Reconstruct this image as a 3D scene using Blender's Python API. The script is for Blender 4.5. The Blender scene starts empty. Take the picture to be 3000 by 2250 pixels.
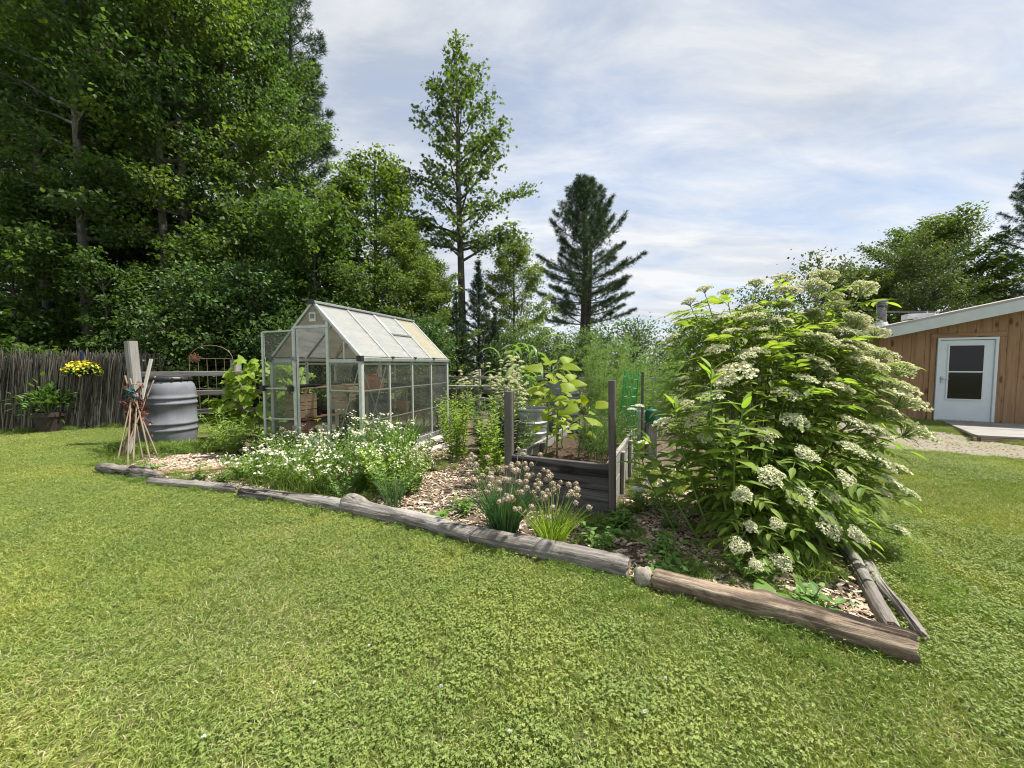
import bpy, math, random
import numpy as np
from mathutils import Matrix, Vector

# ---------------------------------------------------------------- camera, sky, sun, exposure
sc = bpy.context.scene
R = math.radians
cam_d = bpy.data.cameras.new('camera'); cam = bpy.data.objects.new('camera', cam_d)
sc.collection.objects.link(cam); sc.camera = cam
cam.location = (0, 0, 1.35)
cam.rotation_euler = (R(90 - 3.04), 0, 0)
cam_d.sensor_width = 36; cam_d.lens = 13.56
cam_d.clip_start = 0.05; cam_d.clip_end = 2000

SUN_AZ, SUN_EL = R(80), R(62)          # azimuth measured from +Y towards +X
SUN = Vector((math.sin(SUN_AZ)*math.cos(SUN_EL), math.cos(SUN_AZ)*math.cos(SUN_EL), math.sin(SUN_EL)))
sd = bpy.data.lights.new('sun', 'SUN'); so = bpy.data.objects.new('sun', sd)
sc.collection.objects.link(so)
sd.energy = 4.3; sd.angle = R(2.2); sd.color = (1.0, 0.95, 0.86)
so.rotation_euler = SUN.to_track_quat('Z', 'Y').to_euler()

sc.render.engine = 'CYCLES'
sc.view_settings.view_transform = 'Standard'
sc.view_settings.look = 'None'
sc.view_settings.exposure = 1.12
sc.view_settings.gamma = 1.0
cy = sc.cycles
cy.max_bounces = 7; cy.diffuse_bounces = 3; cy.glossy_bounces = 3; cy.transmission_bounces = 4
cy.transparent_max_bounces = 14; cy.caustics_reflective = False; cy.caustics_refractive = False
cy.use_denoising = True; cy.filter_width = 1.1
try:
    cy.denoiser = 'OPENIMAGEDENOISE'
except Exception:
    pass
cy.use_adaptive_sampling = True; cy.adaptive_threshold = 0.012

w = bpy.data.worlds.new('World'); sc.world = w; w.use_nodes = True
nt = w.node_tree; nt.nodes.clear()
def wn(t, ins=None, **kw):
    n = nt.nodes.new(t)
    for k, v in kw.items(): setattr(n, k, v)
    for k, v in (ins or {}).items():
        if isinstance(v, bpy.types.NodeSocket): nt.links.new(v, n.inputs[k])
        else: n.inputs[k].default_value = v
    return n
def wmath(op, a, b=None):
    return wn('ShaderNodeMath', {0: a} if b is None else {0: a, 1: b}, operation=op).outputs[0]
sky = wn('ShaderNodeTexSky', sky_type='NISHITA', sun_disc=False)
sky.sun_elevation = SUN_EL; sky.sun_rotation = SUN_AZ; sky.air_density = 1.0; sky.dust_density = 0.6; sky.ozone_density = 2.0
tc = wn('ShaderNodeTexCoord')
sep = wn('ShaderNodeSeparateXYZ', {0: tc.outputs['Generated']})
zz = wmath('ADD', wmath('MAXIMUM', sep.outputs[2], 0.0), 0.16)
u = wmath('DIVIDE', sep.outputs[0], zz); v = wmath('DIVIDE', sep.outputs[1], zz)
uv = wn('ShaderNodeCombineXYZ', {0: u, 1: v, 2: 0.0})
mp = wn('ShaderNodeMapping', {'Vector': uv.outputs[0], 'Rotation': (0, 0, R(-38)), 'Scale': (0.55, 1.25, 1)})
n1 = wn('ShaderNodeTexNoise', {'Vector': mp.outputs[0], 'Scale': 0.9, 'Detail': 6.0, 'Roughness': 0.5, 'Distortion': 0.5})
n2 = wn('ShaderNodeTexNoise', {'Vector': mp.outputs[0], 'Scale': 3.0, 'Detail': 9.0, 'Roughness': 0.62, 'Distortion': 0.35})
n3 = wn('ShaderNodeTexNoise', {'Vector': uv.outputs[0], 'Scale': 0.42, 'Detail': 3.0, 'Roughness': 0.5})
mixn = wmath('ADD', wmath('MULTIPLY', n1.outputs[0], 0.55), wmath('MULTIPLY', n2.outputs[0], 0.45))
cov = wn('ShaderNodeValToRGB', {0: mixn}); cr = cov.color_ramp
cr.elements[0].position = 0.40; cr.elements[0].color = (.68, .68, .68, 1)
cr.elements[1].position = 0.57; cr.elements[1].color = (1, 1, 1, 1)
shade = wn('ShaderNodeValToRGB', {0: wmath('ADD', wmath('MULTIPLY', n3.outputs[0], 0.55), wmath('MULTIPLY', n2.outputs[0], 0.45))}); cr = shade.color_ramp
cr.elements[0].position = 0.40; cr.elements[0].color = (2.45, 2.65, 2.95, 1)
cr.elements[1].position = 0.58; cr.elements[1].color = (4.1, 4.18, 4.3, 1)
mx = wn('ShaderNodeMix', data_type='RGBA'); nt.links.new(cov.outputs[0], mx.inputs[0])
nt.links.new(sky.outputs[0], mx.inputs[6]); nt.links.new(shade.outputs[0], mx.inputs[7])
bg = wn('ShaderNodeBackground', {'Color': mx.outputs[2], 'Strength': 0.105})
wo = wn('ShaderNodeOutputWorld', {0: bg.outputs[0]})

# ---------------------------------------------------------------- helpers
rng = np.random.default_rng(11)
random.seed(11)
COL = sc.collection
A3 = lambda *a: np.array(a, float)

class MB:
    """collects polygons; build() links them as one mesh object"""
    def __init__(s): s.v = []; s.f = []; s.r = []; s.n = 0
    def add(s, v, fs, rnd=0.5):
        v = np.asarray(v, float).reshape(-1, 3)
        s.v.append(v)
        s.r.append(np.broadcast_to(np.asarray(rnd, float), (len(v),)))
        for f in fs:
            f = np.asarray(f, np.int64)
            if f.size: s.f.append(f.reshape(-1, f.shape[-1]) + s.n)
        s.n += len(v)
    def scatter(s, tmpl, pos, M, rnd):
        tv, tfs = tmpl; N = len(pos); K = len(tv)
        if N == 0: return
        v = np.einsum('nij,kj->nki', M, tv) + pos[:, None]
        off = (np.arange(N)*K)[:, None, None]
        s.add(v.reshape(-1, 3), [(np.asarray(f)[None] + off).reshape(-1, np.asarray(f).shape[-1]) for f in tfs], np.repeat(rnd, K))
    def mesh(s, name, mat, smooth=False):
        me = bpy.data.meshes.new(name)
        V = np.concatenate(s.v) if s.v else np.zeros((0, 3))
        me.vertices.add(len(V)); me.vertices.foreach_set('co', V.astype(np.float32).ravel())
        loops = np.concatenate([f.ravel() for f in s.f]); tot = np.concatenate([np.full(len(f), f.shape[1]) for f in s.f])
        start = np.concatenate([[0], np.cumsum(tot)[:-1]])
        me.loops.add(len(loops)); me.loops.foreach_set('vertex_index', loops.astype(np.int32))
        me.polygons.add(len(tot)); me.polygons.foreach_set('loop_start', start.astype(np.int32))
        me.polygons.foreach_set('use_smooth', np.full(len(tot), smooth))
        at = me.attributes.new('rnd', 'FLOAT', 'POINT'); at.data.foreach_set('value', np.concatenate(s.r).astype(np.float32))
        me.materials.append(mat); me.update(calc_edges=True)
        return me
    def build(s, name, mat, parent=None, matrix=None, smooth=False):
        return link(name, s.mesh(name, mat, smooth), parent, matrix)

def link(name, data, parent=None, matrix=None):
    o = bpy.data.objects.new(name, data); COL.objects.link(o)
    if matrix is not None: o.matrix_basis = matrix
    if parent is not None:
        o.parent = parent; o.matrix_parent_inverse = parent.matrix_basis.inverted()
    return o
def tag(o, label=None, cat=None, group=None, kind=None):
    if label: o['label'] = label
    if cat: o['category'] = cat
    if group: o['group'] = group
    if kind: o['kind'] = kind
    return o
def empty(name, loc, label=None, cat=None, group=None, rz=0):
    o = bpy.data.objects.new(name, None); COL.objects.link(o)
    o.empty_display_size = 0.2
    o.matrix_basis = Matrix.Translation(Vector(loc)) @ Matrix.Rotation(rz, 4, 'Z')
    return tag(o, label, cat, group)
def copy_tree(o, loc, rz=0.0, s=1.0, label=None, group=None, sz=None):
    c = o.copy(); COL.objects.link(c)
    c.matrix_basis = Matrix.Translation(Vector(loc)) @ Matrix.Rotation(rz, 4, 'Z') @ Matrix.Diagonal((s, s, sz or s, 1))
    if label: c['label'] = label
    if group: c['group'] = group
    def rec(src, dst):
        for ch in src.children:
            k = ch.copy(); COL.objects.link(k); k.parent = dst
            rec(ch, k)
    rec(o, c)
    return c

def nrm(a): return a/np.maximum(np.linalg.norm(a, axis=-1, keepdims=True), 1e-9)
def frames(d, n, scale=1.0):
    """matrices whose Y column is along d and whose Z column is close to n"""
    y = nrm(d); x = nrm(np.cross(y, n)); z = np.cross(x, y)
    sc_ = np.asarray(scale, float)
    if sc_.ndim == 0: sc_ = np.full(len(y), float(sc_))
    if sc_.ndim == 1: sc_ = np.repeat(sc_[:, None], 3, 1)
    return np.stack([x*sc_[:, :1], y*sc_[:, 1:2], z*sc_[:, 2:3]], axis=2)
def rdir(n): return nrm(rng.normal(size=(n, 3)))

def tube(mb, pts, rad, seg=6, rnd=0.5, cap=True):
    pts = np.asarray(pts, float); n = len(pts); rad = np.broadcast_to(np.asarray(rad, float), (n,))
    t = nrm(np.gradient(pts, axis=0))
    ref = np.array([0, 0, 1.0]) if abs(t[0][2]) < .9 else np.array([1.0, 0, 0])
    x = nrm(np.cross(t, ref)); y = np.cross(t, x)
    a = np.arange(seg)*2*np.pi/seg
    v = pts[:, None] + rad[:, None, None]*(np.cos(a)[None, :, None]*x[:, None] + np.sin(a)[None, :, None]*y[:, None])
    i = np.arange(n-1)[:, None]*seg; j = np.arange(seg)[None]; k = (np.arange(seg)+1) % seg
    q = np.stack([i+j, i+k[None], i+seg+k[None], i+seg+j], -1).reshape(-1, 4)
    fs = [q]
    if cap: fs += [np.arange(seg)[::-1][None], (np.arange(seg)+(n-1)*seg)[None]]
    mb.add(v.reshape(-1, 3), fs, rnd)

def bbox(mb, c, s, rz=0.0, rnd=0.5):
    c = A3(*c); h = A3(*s)/2
    v = np.array([[x, y, z] for z in (-1, 1) for y in (-1, 1) for x in (-1, 1)])*h
    if rz:
        ca, sa = math.cos(rz), math.sin(rz); v = v @ np.array([[ca, sa, 0], [-sa, ca, 0], [0, 0, 1]])
    mb.add(v+c, [np.array([[0, 2, 3, 1], [4, 5, 7, 6], [0, 1, 5, 4], [2, 6, 7, 3], [0, 4, 6, 2], [1, 3, 7, 5]])], rnd)

def lathe(mb, prof, seg=28, rnd=0.5, c=(0, 0, 0)):
    prof = np.asarray(prof, float); n = len(prof); a = np.arange(seg)*2*np.pi/seg
    v = np.stack([prof[:, :1]*np.cos(a)[None], prof[:, :1]*np.sin(a)[None], np.repeat(prof[:, 1:], seg, 1)], -1).reshape(-1, 3) + A3(*c)
    i = np.arange(n-1)[:, None]*seg; j = np.arange(seg)[None]; k = ((np.arange(seg)+1) % seg)[None]
    fs = [np.stack([i+j, i+k, i+seg+k, i+seg+j], -1).reshape(-1, 4)]
    if prof[0, 0] > 1e-4: fs.append(np.arange(seg)[::-1][None])
    if prof[-1, 0] > 1e-4: fs.append((np.arange(seg)+(n-1)*seg)[None])
    mb.add(v, fs, rnd)

def axis_matrix(p0, p1, up=(0, 0, 1)):
    p0 = Vector(p0); p1 = Vector(p1); x = (p1-p0).normalized(); up = Vector(up)
    y = up.cross(x)
    if y.length < 1e-4: y = Vector((0, 1, 0)).cross(x)
    y.normalize(); z = x.cross(y)
    m = Matrix((x, y, z)).transposed().to_4x4(); m.translation = (p0+p1)/2
    return m
_bcache = {}
def board(name, p0, p1, width, thick, mat, parent=None, up=(0, 0, 1), bev=None):
    """a bar with chamfered edges from p0 to p1; width lies across, thick along up"""
    L = (Vector(p1)-Vector(p0)).length
    b = bev if bev is not None else min(width, thick)*0.12
    key = (round(L, 3), round(width, 4), round(thick, 4), mat.name, round(b, 4))
    if key not in _bcache:
        mb = MB(); hw, ht = width/2, thick/2
        prof = np.array([[hw-b, -ht], [hw, -ht+b], [hw, ht-b], [hw-b, ht], [-hw+b, ht], [-hw, ht-b], [-hw, -ht+b], [-hw+b, -ht]])
        v = np.concatenate([np.c_[np.full(8, sx*L/2), prof] for sx in (-1, 1)])
        j = np.arange(8); k = (j+1) % 8
        mb.add(v, [np.stack([j, j+8, k+8, k], -1)[:, ::-1], j[None], (j+8)[::-1][None]])
        me = mb.mesh(name, mat); _bcache[key] = me
    return link(name, _bcache[key], parent, axis_matrix(p0, p1, up))

def catmull(P, n):
    P = np.asarray(P, float); k = len(P); t = np.linspace(0, k-1, n)
    return np.stack([np.interp(t, np.arange(k), P[:, c]) for c in range(P.shape[1])], 1)
def curve3(p0, d, length, bend, n=5):
    """polyline starting at p0 along d, bending by vector bend at its end"""
    t = np.linspace(0, 1, n)[:, None]
    return np.asarray(p0) + np.asarray(d)*length*t + np.asarray(bend)*(t**2)
def inpoly(P, poly):
    x, y = P[:, 0], P[:, 1]; r = np.zeros(len(P), bool); n = len(poly); j = n-1
    for i in range(n):
        xi, yi = poly[i]; xj, yj = poly[j]
        r ^= ((yi > y) != (yj > y)) & (x < (xj-xi)*(y-yi)/(yj-yi+1e-12)+xi); j = i
    return r
def vnoise(P, s, seed=0):
    """cheap smooth 2D noise 0..1"""
    rs = np.random.default_rng(seed); acc = 0
    for k in range(6):
        a = rs.uniform(0, 6.28); f = s*rs.uniform(.6, 1.7); ph = rs.uniform(0, 6.28)
        acc = acc + np.sin((P[:, 0]*math.cos(a)+P[:, 1]*math.sin(a))*f + ph + 1.3*np.sin((P[:, 0]*math.sin(a)-P[:, 1]*math.cos(a))*f*.7))
    return 0.5 + acc/7

# ---------------------------------------------------------------- leaf templates (Y = along the leaf, Z = its upper side)
def leaf_kite(wd=0.36):
    return (A3([0, 0, 0], [wd, .42, .05], [0, 1, -.10], [-wd, .42, .05]), [np.array([[0, 1, 2], [0, 2, 3]])])
def leaf_lance(wd=0.16, droop=0.25, n=4, fold=0.05):
    v = []; f4 = []; f3 = []
    ts = np.linspace(0, 1, n+1)
    v.append([0, 0, 0])
    for t in ts[1:-1]:
        ww = wd*math.sin(math.pi*t**0.8)
        z = -droop*t*t
        v += [[-ww, t, z+fold], [0, t, z], [ww, t, z+fold]]
    v.append([0, 1, -droop]); m = n-1
    f3 += [[0, 2, 1], [0, 3, 2]]
    for k in range(m-1):
        a = 1+3*k; b = a+3
        f4 += [[a, a+1, b+1, b], [a+1, a+2, b+2, b+1]]
    a = 1+3*(m-1); e = len(v)-1
    f3 += [[a, a+1, e], [a+1, a+2, e]]
    return (np.array(v, float), [np.array(f3)] + ([np.array(f4)] if f4 else []))
def leaf_lobed(lobes, droop=0.15, stem=0.0):
    """fan leaf from a radial outline given as (angle from Y in degrees, radius)"""
    v = [[0, .18, .03]]
    for a, r in lobes:
        x = math.sin(R(a))*r; y = .18+math.cos(R(a))*r
        v.append([x, y, -droop*(x*x+(y-.18)**2)])
    n = len(lobes)
    return (np.array(v, float), [np.array([[0, k+2, k+1] for k in range(n-1)])])
MAPLE = leaf_lobed([(-150, .25), (-100, .42), (-78, .26), (-42, .62), (-20, .36), (0, .82), (20, .36), (42, .62), (78, .26), (100, .42), (150, .25)])
HEART = leaf_lobed([(-165, .26), (-130, .42), (-90, .48), (-55, .50), (-25, .62), (0, .86), (25, .62), (55, .50), (90, .48), (130, .42), (165, .26)], .22)
VINEL = leaf_lobed([(-165, .30), (-125, .50), (-95, .40), (-62, .62), (-35, .44), (0, .80), (35, .44), (62, .62), (95, .40), (125, .50), (165, .30)], .25)
KITE = leaf_kite(); KITEN = leaf_kite(.22)
LANCE = leaf_lance(); LANCEW = leaf_lance(.24, .22)
BLADE = (A3([-.5, 0, 0], [.5, 0, 0], [.42, .55, 0], [-.42, .55, 0], [0, 1, 0]), [np.array([[0, 1, 2, 3]]), np.array([[3, 2, 4]])])
NEEDLE = (A3([-.5, 0, 0], [.5, 0, 0], [0, 1, 0]), [np.array([[0, 1, 2]])])

# ---------------------------------------------------------------- materials
class NM:
    def __init__(s, name):
        s.m = bpy.data.materials.new(name); s.m.use_nodes = True; s.t = s.m.node_tree; s.t.nodes.clear()
        s.out = s.t.nodes.new('ShaderNodeOutputMaterial')
    def n(s, typ, ins=None, **kw):
        n = s.t.nodes.new('ShaderNode'+typ)
        for k, v in kw.items(): setattr(n, k, v)
        for k, v in (ins or {}).items():
            if isinstance(v, bpy.types.NodeSocket): s.t.links.new(v, n.inputs[k])
            elif v is not None: n.inputs[k].default_value = v
        return n
    def ramp(s, fac, stops):
        r = s.n('ValToRGB', {0: fac}); e = r.color_ramp.elements
        while len(e) < len(stops): e.new(.5)
        for k, (p, c) in enumerate(stops): e[k].position = p; e[k].color = (c[0], c[1], c[2], 1)
        return r.outputs[0]
    def mix(s, f, a, b, blend='MIX'):
        m = s.n('Mix', data_type='RGBA', blend_type=blend)
        for i, v in ((0, f), (6, a), (7, b)):
            if isinstance(v, bpy.types.NodeSocket): s.t.links.new(v, m.inputs[i])
            elif i == 0: m.inputs[i].default_value = v
            else: m.inputs[i].default_value = (*v, 1) if len(v) == 3 else v
        return m.outputs[2]
    def math(s, op, a, b=0.0):
        return s.n('Math', {0: a, 1: b}, operation=op).outputs[0]
    def noise(s, vec, scale, detail=4, rough=.55, dist=0.0):
        return s.n('TexNoise', {'Vector': vec, 'Scale': scale, 'Detail': detail, 'Roughness': rough, 'Distortion': dist}).outputs[0]
    def mapping(s, vec, scale=(1, 1, 1), loc=(0, 0, 0), rot=(0, 0, 0)):
        return s.n('Mapping', {'Vector': vec, 'Scale': scale, 'Location': loc, 'Rotation': rot}).outputs[0]
    def bump(s, h, strength=.4, dist=.01):
        return s.n('Bump', {'Height': h, 'Strength': strength, 'Distance': dist}).outputs[0]
    def pbr(s, col, rough=.7, normal=None, metal=0.0, spec=.4):
        p = s.n('BsdfPrincipled', {'Base Color': col if isinstance(col, bpy.types.NodeSocket) else (*col, 1), 'Roughness': rough, 'Metallic': metal, 'Specular IOR Level': spec})
        if normal is not None: s.t.links.new(normal, p.inputs['Normal'])
        return p.outputs[0]
    def done(s, sh): s.t.links.new(sh, s.out.inputs[0]); return s.m

def leafmat(name, cols, trans=.35, tcol=None, rough=.5, spec=.3, vary=.25, nscale=.6):
    m = NM(name)
    at = m.n('Attribute', attribute_name='rnd').outputs['Fac']
    k = len(cols); c = m.ramp(at, [(i/(k-1), cols[i]) for i in range(k)])
    geo = m.n('NewGeometry')
    nz = m.noise(geo.outputs['Position'], nscale, 2)
    oi = m.n('ObjectInfo').outputs['Random']
    hv = m.n('HueSaturation', {'Hue': m.math('ADD', .485, m.math('MULTIPLY', m.math('ADD', oi, nz), .018)),
                               'Saturation': .98, 'Value': m.math('ADD', 1-vary*.75, m.math('MULTIPLY', nz, vary*1.5)), 'Color': c}).outputs[0]
    p = m.pbr(hv, rough, spec=spec)
    if trans:
        tc_ = m.mix(1.0, hv, tcol or (1.25, 1.3, .55), 'MULTIPLY')
        tr = m.n('BsdfTranslucent', {'Color': tc_}).outputs[0]
        p = m.n('MixShader', {0: trans, 1: p, 2: tr}).outputs[0]
    return m.done(p)

def woodmat(name, cols, scale=1.0, knots=0.0, rough=.8, crack=.5, bumpd=.006, spec=.2, stain=0.0):
    """weathered timber, grain along local X"""
    m = NM(name)
    co = m.n('TexCoord').outputs['Object']; oi = m.n('ObjectInfo').outputs['Random']
    off = m.n('CombineXYZ', {0: m.math('MULTIPLY', oi, 37.0), 1: m.math('MULTIPLY', oi, 11.0), 2: 0.0}).outputs[0]
    co = m.n('VectorMath', {0: co, 1: off}, operation='ADD').outputs[0]
    g = m.noise(m.mapping(co, (1.6*scale, 26*scale, 26*scale)), 1.0, 6, .7, .6)
    f = m.noise(m.mapping(co, (4*scale, 95*scale, 95*scale)), 1.0, 3, .6)
    l = m.noise(co, 1.3*scale, 3)
    c = m.ramp(m.math('ADD', m.math('MULTIPLY', g, .75), m.math('MULTIPLY', f, .25)), [(.28, cols[0]), (.5, cols[1]), (.74, cols[2])])
    c = m.mix(m.ramp(l, [(.35, (0, 0, 0)), (.7, (.55, .55, .55))]), c, cols[3] if len(cols) > 3 else cols[1])
    ck = m.ramp(m.noise(m.mapping(co, (1.1*scale, 16*scale, 16*scale), (5, 0, 0)), 1.0, 2, .4, .4), [(.35, (1, 1, 1)), (.40, (0, 0, 0))])
    c = m.mix(m.math('MULTIPLY', ck, crack), c, (cols[0][0]*.3, cols[0][1]*.3, cols[0][2]*.3))
    if stain:
        sm = m.ramp(m.noise(m.mapping(co, (3.2, 9, 9)), 1.0, 7, .72, .8), [(.44, (0, 0, 0)), (.58, (1, 1, 1))])
        c = m.mix(m.math('MULTIPLY', sm, stain), c, cols[0])
    if knots:
        vo = m.n('TexVoronoi', {'Vector': m.mapping(co, (2.3, 5.5, 5.5)), 'Scale': knots, 'Randomness': 1.0})
        kn = m.ramp(vo.outputs['Distance'], [(.13, (1, 1, 1)), (.22, (0, 0, 0))])
        c = m.mix(m.math('MULTIPLY', kn, .75), c, (cols[0][0]*.35, cols[0][1]*.28, cols[0][2]*.25))
    b = m.bump(m.math('SUBTRACT', m.math('ADD', g, m.math('MULTIPLY', f, .4)), m.math('MULTIPLY', ck, .8)), .7, bumpd)
    return m.done(m.pbr(c, rough, b, spec=spec))

def plain(name, col, rough=.6, metal=0.0, nscale=8, nvar=.25, spec=.4, bump=0.0):
    m = NM(name); co = m.n('TexCoord').outputs['Object']
    nz = m.noise(co, nscale, 5)
    c = m.mix(m.ramp(nz, [(.3, (0, 0, 0)), (.7, (1, 1, 1))]), tuple(x*(1-nvar) for x in col), tuple(min(1, x*(1+nvar)) for x in col))
    return m.done(m.pbr(c, rough, m.bump(nz, bump, .01) if bump else None, metal, spec))

GREY_WOOD = woodmat('grey_wood', [(.13, .125, .12), (.27, .26, .245), (.40, .385, .36), (.22, .20, .18)])
DARK_WOOD = woodmat('dark_wood', [(.055, .05, .048), (.125, .115, .11), (.20, .185, .175), (.09, .075, .065)])
BED_WOOD = woodmat('bed_wood', [(.022, .021, .022), (.095, .09, .09), (.25, .235, .23), (.05, .043, .04)], .55, knots=.8, crack=.8)
PALE_WOOD = woodmat('pale_wood', [(.26, .24, .21), (.42, .40, .36), (.55, .53, .48), (.36, .33, .28)])
TAN_WOOD = woodmat('tan_wood', [(.22, .15, .09), (.36, .26, .17), (.46, .35, .24), (.30, .21, .13)])
LOG_GREY = woodmat('log_grey', [(.07, .062, .055), (.27, .25, .23), (.50, .48, .45), (.15, .13, .11)], .8, crack=1.0, bumpd=.02, stain=.55)
LOG_TAN = woodmat('log_tan', [(.06, .042, .03), (.30, .23, .165), (.54, .45, .35), (.10, .07, .048)], .7, crack=1.0, bumpd=.02, stain=.75)
LOG_BARK = woodmat('log_bark', [(.05, .042, .036), (.24, .215, .19), (.42, .39, .36), (.12, .10, .085)], 1.0, crack=1.0, bumpd=.03, stain=.7)
SIDING = woodmat('siding', [(.20, .12, .064), (.31, .195, .112), (.39, .26, .16), (.25, .15, .082)], .8, knots=.9, crack=.25, bumpd=.003)
SIDING_NEW = woodmat('siding_new', [(.34, .25, .15), (.45, .35, .22), (.52, .42, .29), (.37, .28, .17)], .8, crack=.2, bumpd=.003)
RED_WOOD = woodmat('red_wood', [(.20, .09, .06), (.36, .19, .13), (.46, .29, .22), (.26, .15, .11)])
BAMBOO = woodmat('bamboo', [(.11, .08, .055), (.21, .165, .115), (.31, .26, .19), (.13, .105, .07)], 2.0, crack=.2, bumpd=.002)
def bark_mat(name, c0, c1, c2, lichen=.3):
    m = NM(name); co = m.n('TexCoord').outputs['Object']
    g = m.noise(m.mapping(co, (9, 9, 2.0)), 1.0, 6, .65, .6); l = m.noise(co, 3.0, 4)
    c = m.ramp(g, [(.3, c0), (.52, c1), (.75, c2)])
    c = m.mix(m.math('MULTIPLY', m.ramp(l, [(.58, (0, 0, 0)), (.66, (1, 1, 1))]), lichen), c, (.42, .44, .40))
    return m.done(m.pbr(c, .9, m.bump(g, .9, .03), spec=.15))
BARK = bark_mat('bark', (.04, .035, .03), (.10, .09, .08), (.17, .155, .14))
BARK_PALE = bark_mat('bark_pale', (.06, .055, .05), (.14, .13, .12), (.22, .21, .19), .6)
BARK_PINE = bark_mat('bark_pine', (.03, .027, .025), (.075, .066, .06), (.13, .115, .105), .1)

LEAF_MAPLE = leafmat('leaf_maple', [(.055, .092, .02), (.09, .14, .028), (.145, .20, .042)], .45)
LEAF_FOREST = leafmat('leaf_forest', [(.05, .10, .026), (.09, .155, .04), (.15, .215, .062)], .45, (1.1, 1.25, .62), nscale=.9, vary=.5)
LEAF_LIGHT = leafmat('leaf_light', [(.085, .135, .022), (.135, .20, .036), (.20, .26, .055)], .45)
LEAF_SHRUB = leafmat('leaf_shrub', [(.04, .085, .022), (.07, .13, .034), (.12, .19, .055)], .35, vary=.5, nscale=1.2)
LEAF_UNDER = leafmat('leaf_understory', [(.045, .09, .02), (.08, .14, .03), (.14, .205, .045)], .46, vary=.5, nscale=.8)
LEAF_CHEST = leafmat('leaf_chest', [(.05, .09, .02), (.085, .13, .03), (.18, .21, .075)], .3)
NEEDLE_PINE = leafmat('needle_pine', [(.03, .06, .028), (.055, .095, .042), (.095, .14, .06)], .2, (1, 1.1, .7), .5)
NEEDLE_DARK = leafmat('needle_dark', [(.014, .034, .014), (.028, .06, .022), (.05, .09, .03)], .12, (1, 1.1, .7), .5)
LEAF_ELDER = leafmat('leaf_elder', [(.13, .205, .038), (.205, .295, .054), (.29, .375, .08)], .55, rough=.55, spec=.2, nscale=2.5)
LEAF_SUNF = leafmat('leaf_sunflower', [(.25, .34, .028), (.31, .41, .035), (.37, .46, .05)], .62, (1.5, 1.35, .3), nscale=3, vary=.1)
LEAF_GOLD = leafmat('leaf_goldenrod', [(.17, .27, .03), (.25, .36, .045), (.33, .43, .07)], .52, nscale=2.5)
LEAF_HERB = leafmat('leaf_herb', [(.11, .19, .032), (.18, .28, .052), (.26, .35, .085)], .45, nscale=2.5)
LEAF_DARKH = leafmat('leaf_dark_herb', [(.05, .11, .025), (.09, .17, .04), (.14, .23, .06)], .35, nscale=2.5)
LEAF_VINE = leafmat('leaf_vine', [(.17, .27, .028), (.25, .36, .042), (.32, .42, .06)], .52, (1.35, 1.35, .4), nscale=3)
LEAF_IRIS = leafmat('leaf_iris', [(.08, .18, .03), (.13, .25, .045), (.20, .32, .07)], .45, nscale=3)
LEAF_CHIVE = leafmat('leaf_chive', [(.045, .12, .04), (.08, .175, .06), (.13, .23, .085)], .2, nscale=4)
LEAF_CORN = leafmat('leaf_corn', [(.11, .21, .04), (.16, .27, .06), (.20, .32, .085)], .4, rough=.32, spec=.6)
LEAF_ASP = leafmat('leaf_asparagus', [(.13, .24, .06), (.20, .32, .09), (.27, .39, .13)], .42, nscale=2)
LEAF_WEED = leafmat('leaf_weed', [(.08, .17, .025), (.13, .24, .04), (.19, .30, .06)], .35, nscale=3)
STEM_GREEN = leafmat('stem_green', [(.09, .16, .04), (.14, .22, .06), (.20, .28, .09)], 0)
WHITE_PETAL = leafmat('white_petal', [(.66, .67, .60), (.76, .77, .70), (.82, .82, .77)], .25, (1, 1, .95), .7, .1, .1)
CREAM_PETAL = leafmat('cream_petal', [(.58, .58, .34), (.68, .68, .46), (.76, .76, .58)], .25, (1, 1, .85), .7, .1, .15)
YELLOW_PETAL = leafmat('yellow_petal', [(.55, .40, .02), (.68, .52, .03), (.75, .62, .06)], .2, (1, 1, .5), .7)
PINK_PETAL = leafmat('pink_petal', [(.40, .15, .22), (.50, .22, .30), (.58, .32, .38)], .2, (1, 1, 1), .7)
SEED_TAN = leafmat('seed_tan', [(.30, .24, .17), (.42, .35, .26), (.54, .47, .37)], .1, (1, 1, 1), .9, .1)

# ---------------------------------------------------------------- ground, lawn, mulch, gravel
def sheet(name, poly, z, mat):
    mb = MB(); mb.add([[x, y, z] for x, y in poly], [np.arange(len(poly))[None]])
    return tag(mb.build(name, mat), kind='structure')
m = NM('turf'); pos = m.n('NewGeometry').outputs['Position']
c = m.ramp(m.noise(pos, 3.0, 6, .6), [(.3, (.055, .07, .024)), (.55, (.10, .115, .036)), (.75, (.15, .145, .06))])
TURF = m.done(m.pbr(c, .95, m.bump(m.noise(pos, 60, 4), .8, .02), spec=.1))
sheet('ground', [(-700, -60), (700, -60), (700, 900), (-700, 900)], 0.0, TURF)

GARDEN = [(-5.15, 4.72), (-3.96, 4.22), (-2.75, 3.84), (-1.49, 3.38), (-.31, 2.82), (.80, 2.29), (1.83, 1.66), (2.02, 1.95), (2.5, 2.9),
          (3.3, 4.5), (4.2, 7), (4.6, 10.5), (-1, 12.5), (-5.0, 9), (-6.3, 6.6), (-5.95, 5.5)]
MULCH = [(-5.1, 4.75), (-3.96, 4.24), (-2.75, 3.86), (-1.49, 3.4), (-.31, 2.84), (.80, 2.31), (1.82, 1.69), (2.0, 1.97), (2.45, 2.9),
         (2.9, 4.3), (3.4, 7), (3.4, 10), (-1, 11), (-4.6, 8), (-5.6, 5.9)]
GRAVEL = [(5.6, 6.15), (6.6, 5.55), (7.6, 4.95), (9.5, 3.9), (12.5, 3.2), (14, 4.5), (10.6, 7.75), (9.05, 9.75), (7.0, 8.6), (6.3, 7.2)]
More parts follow.
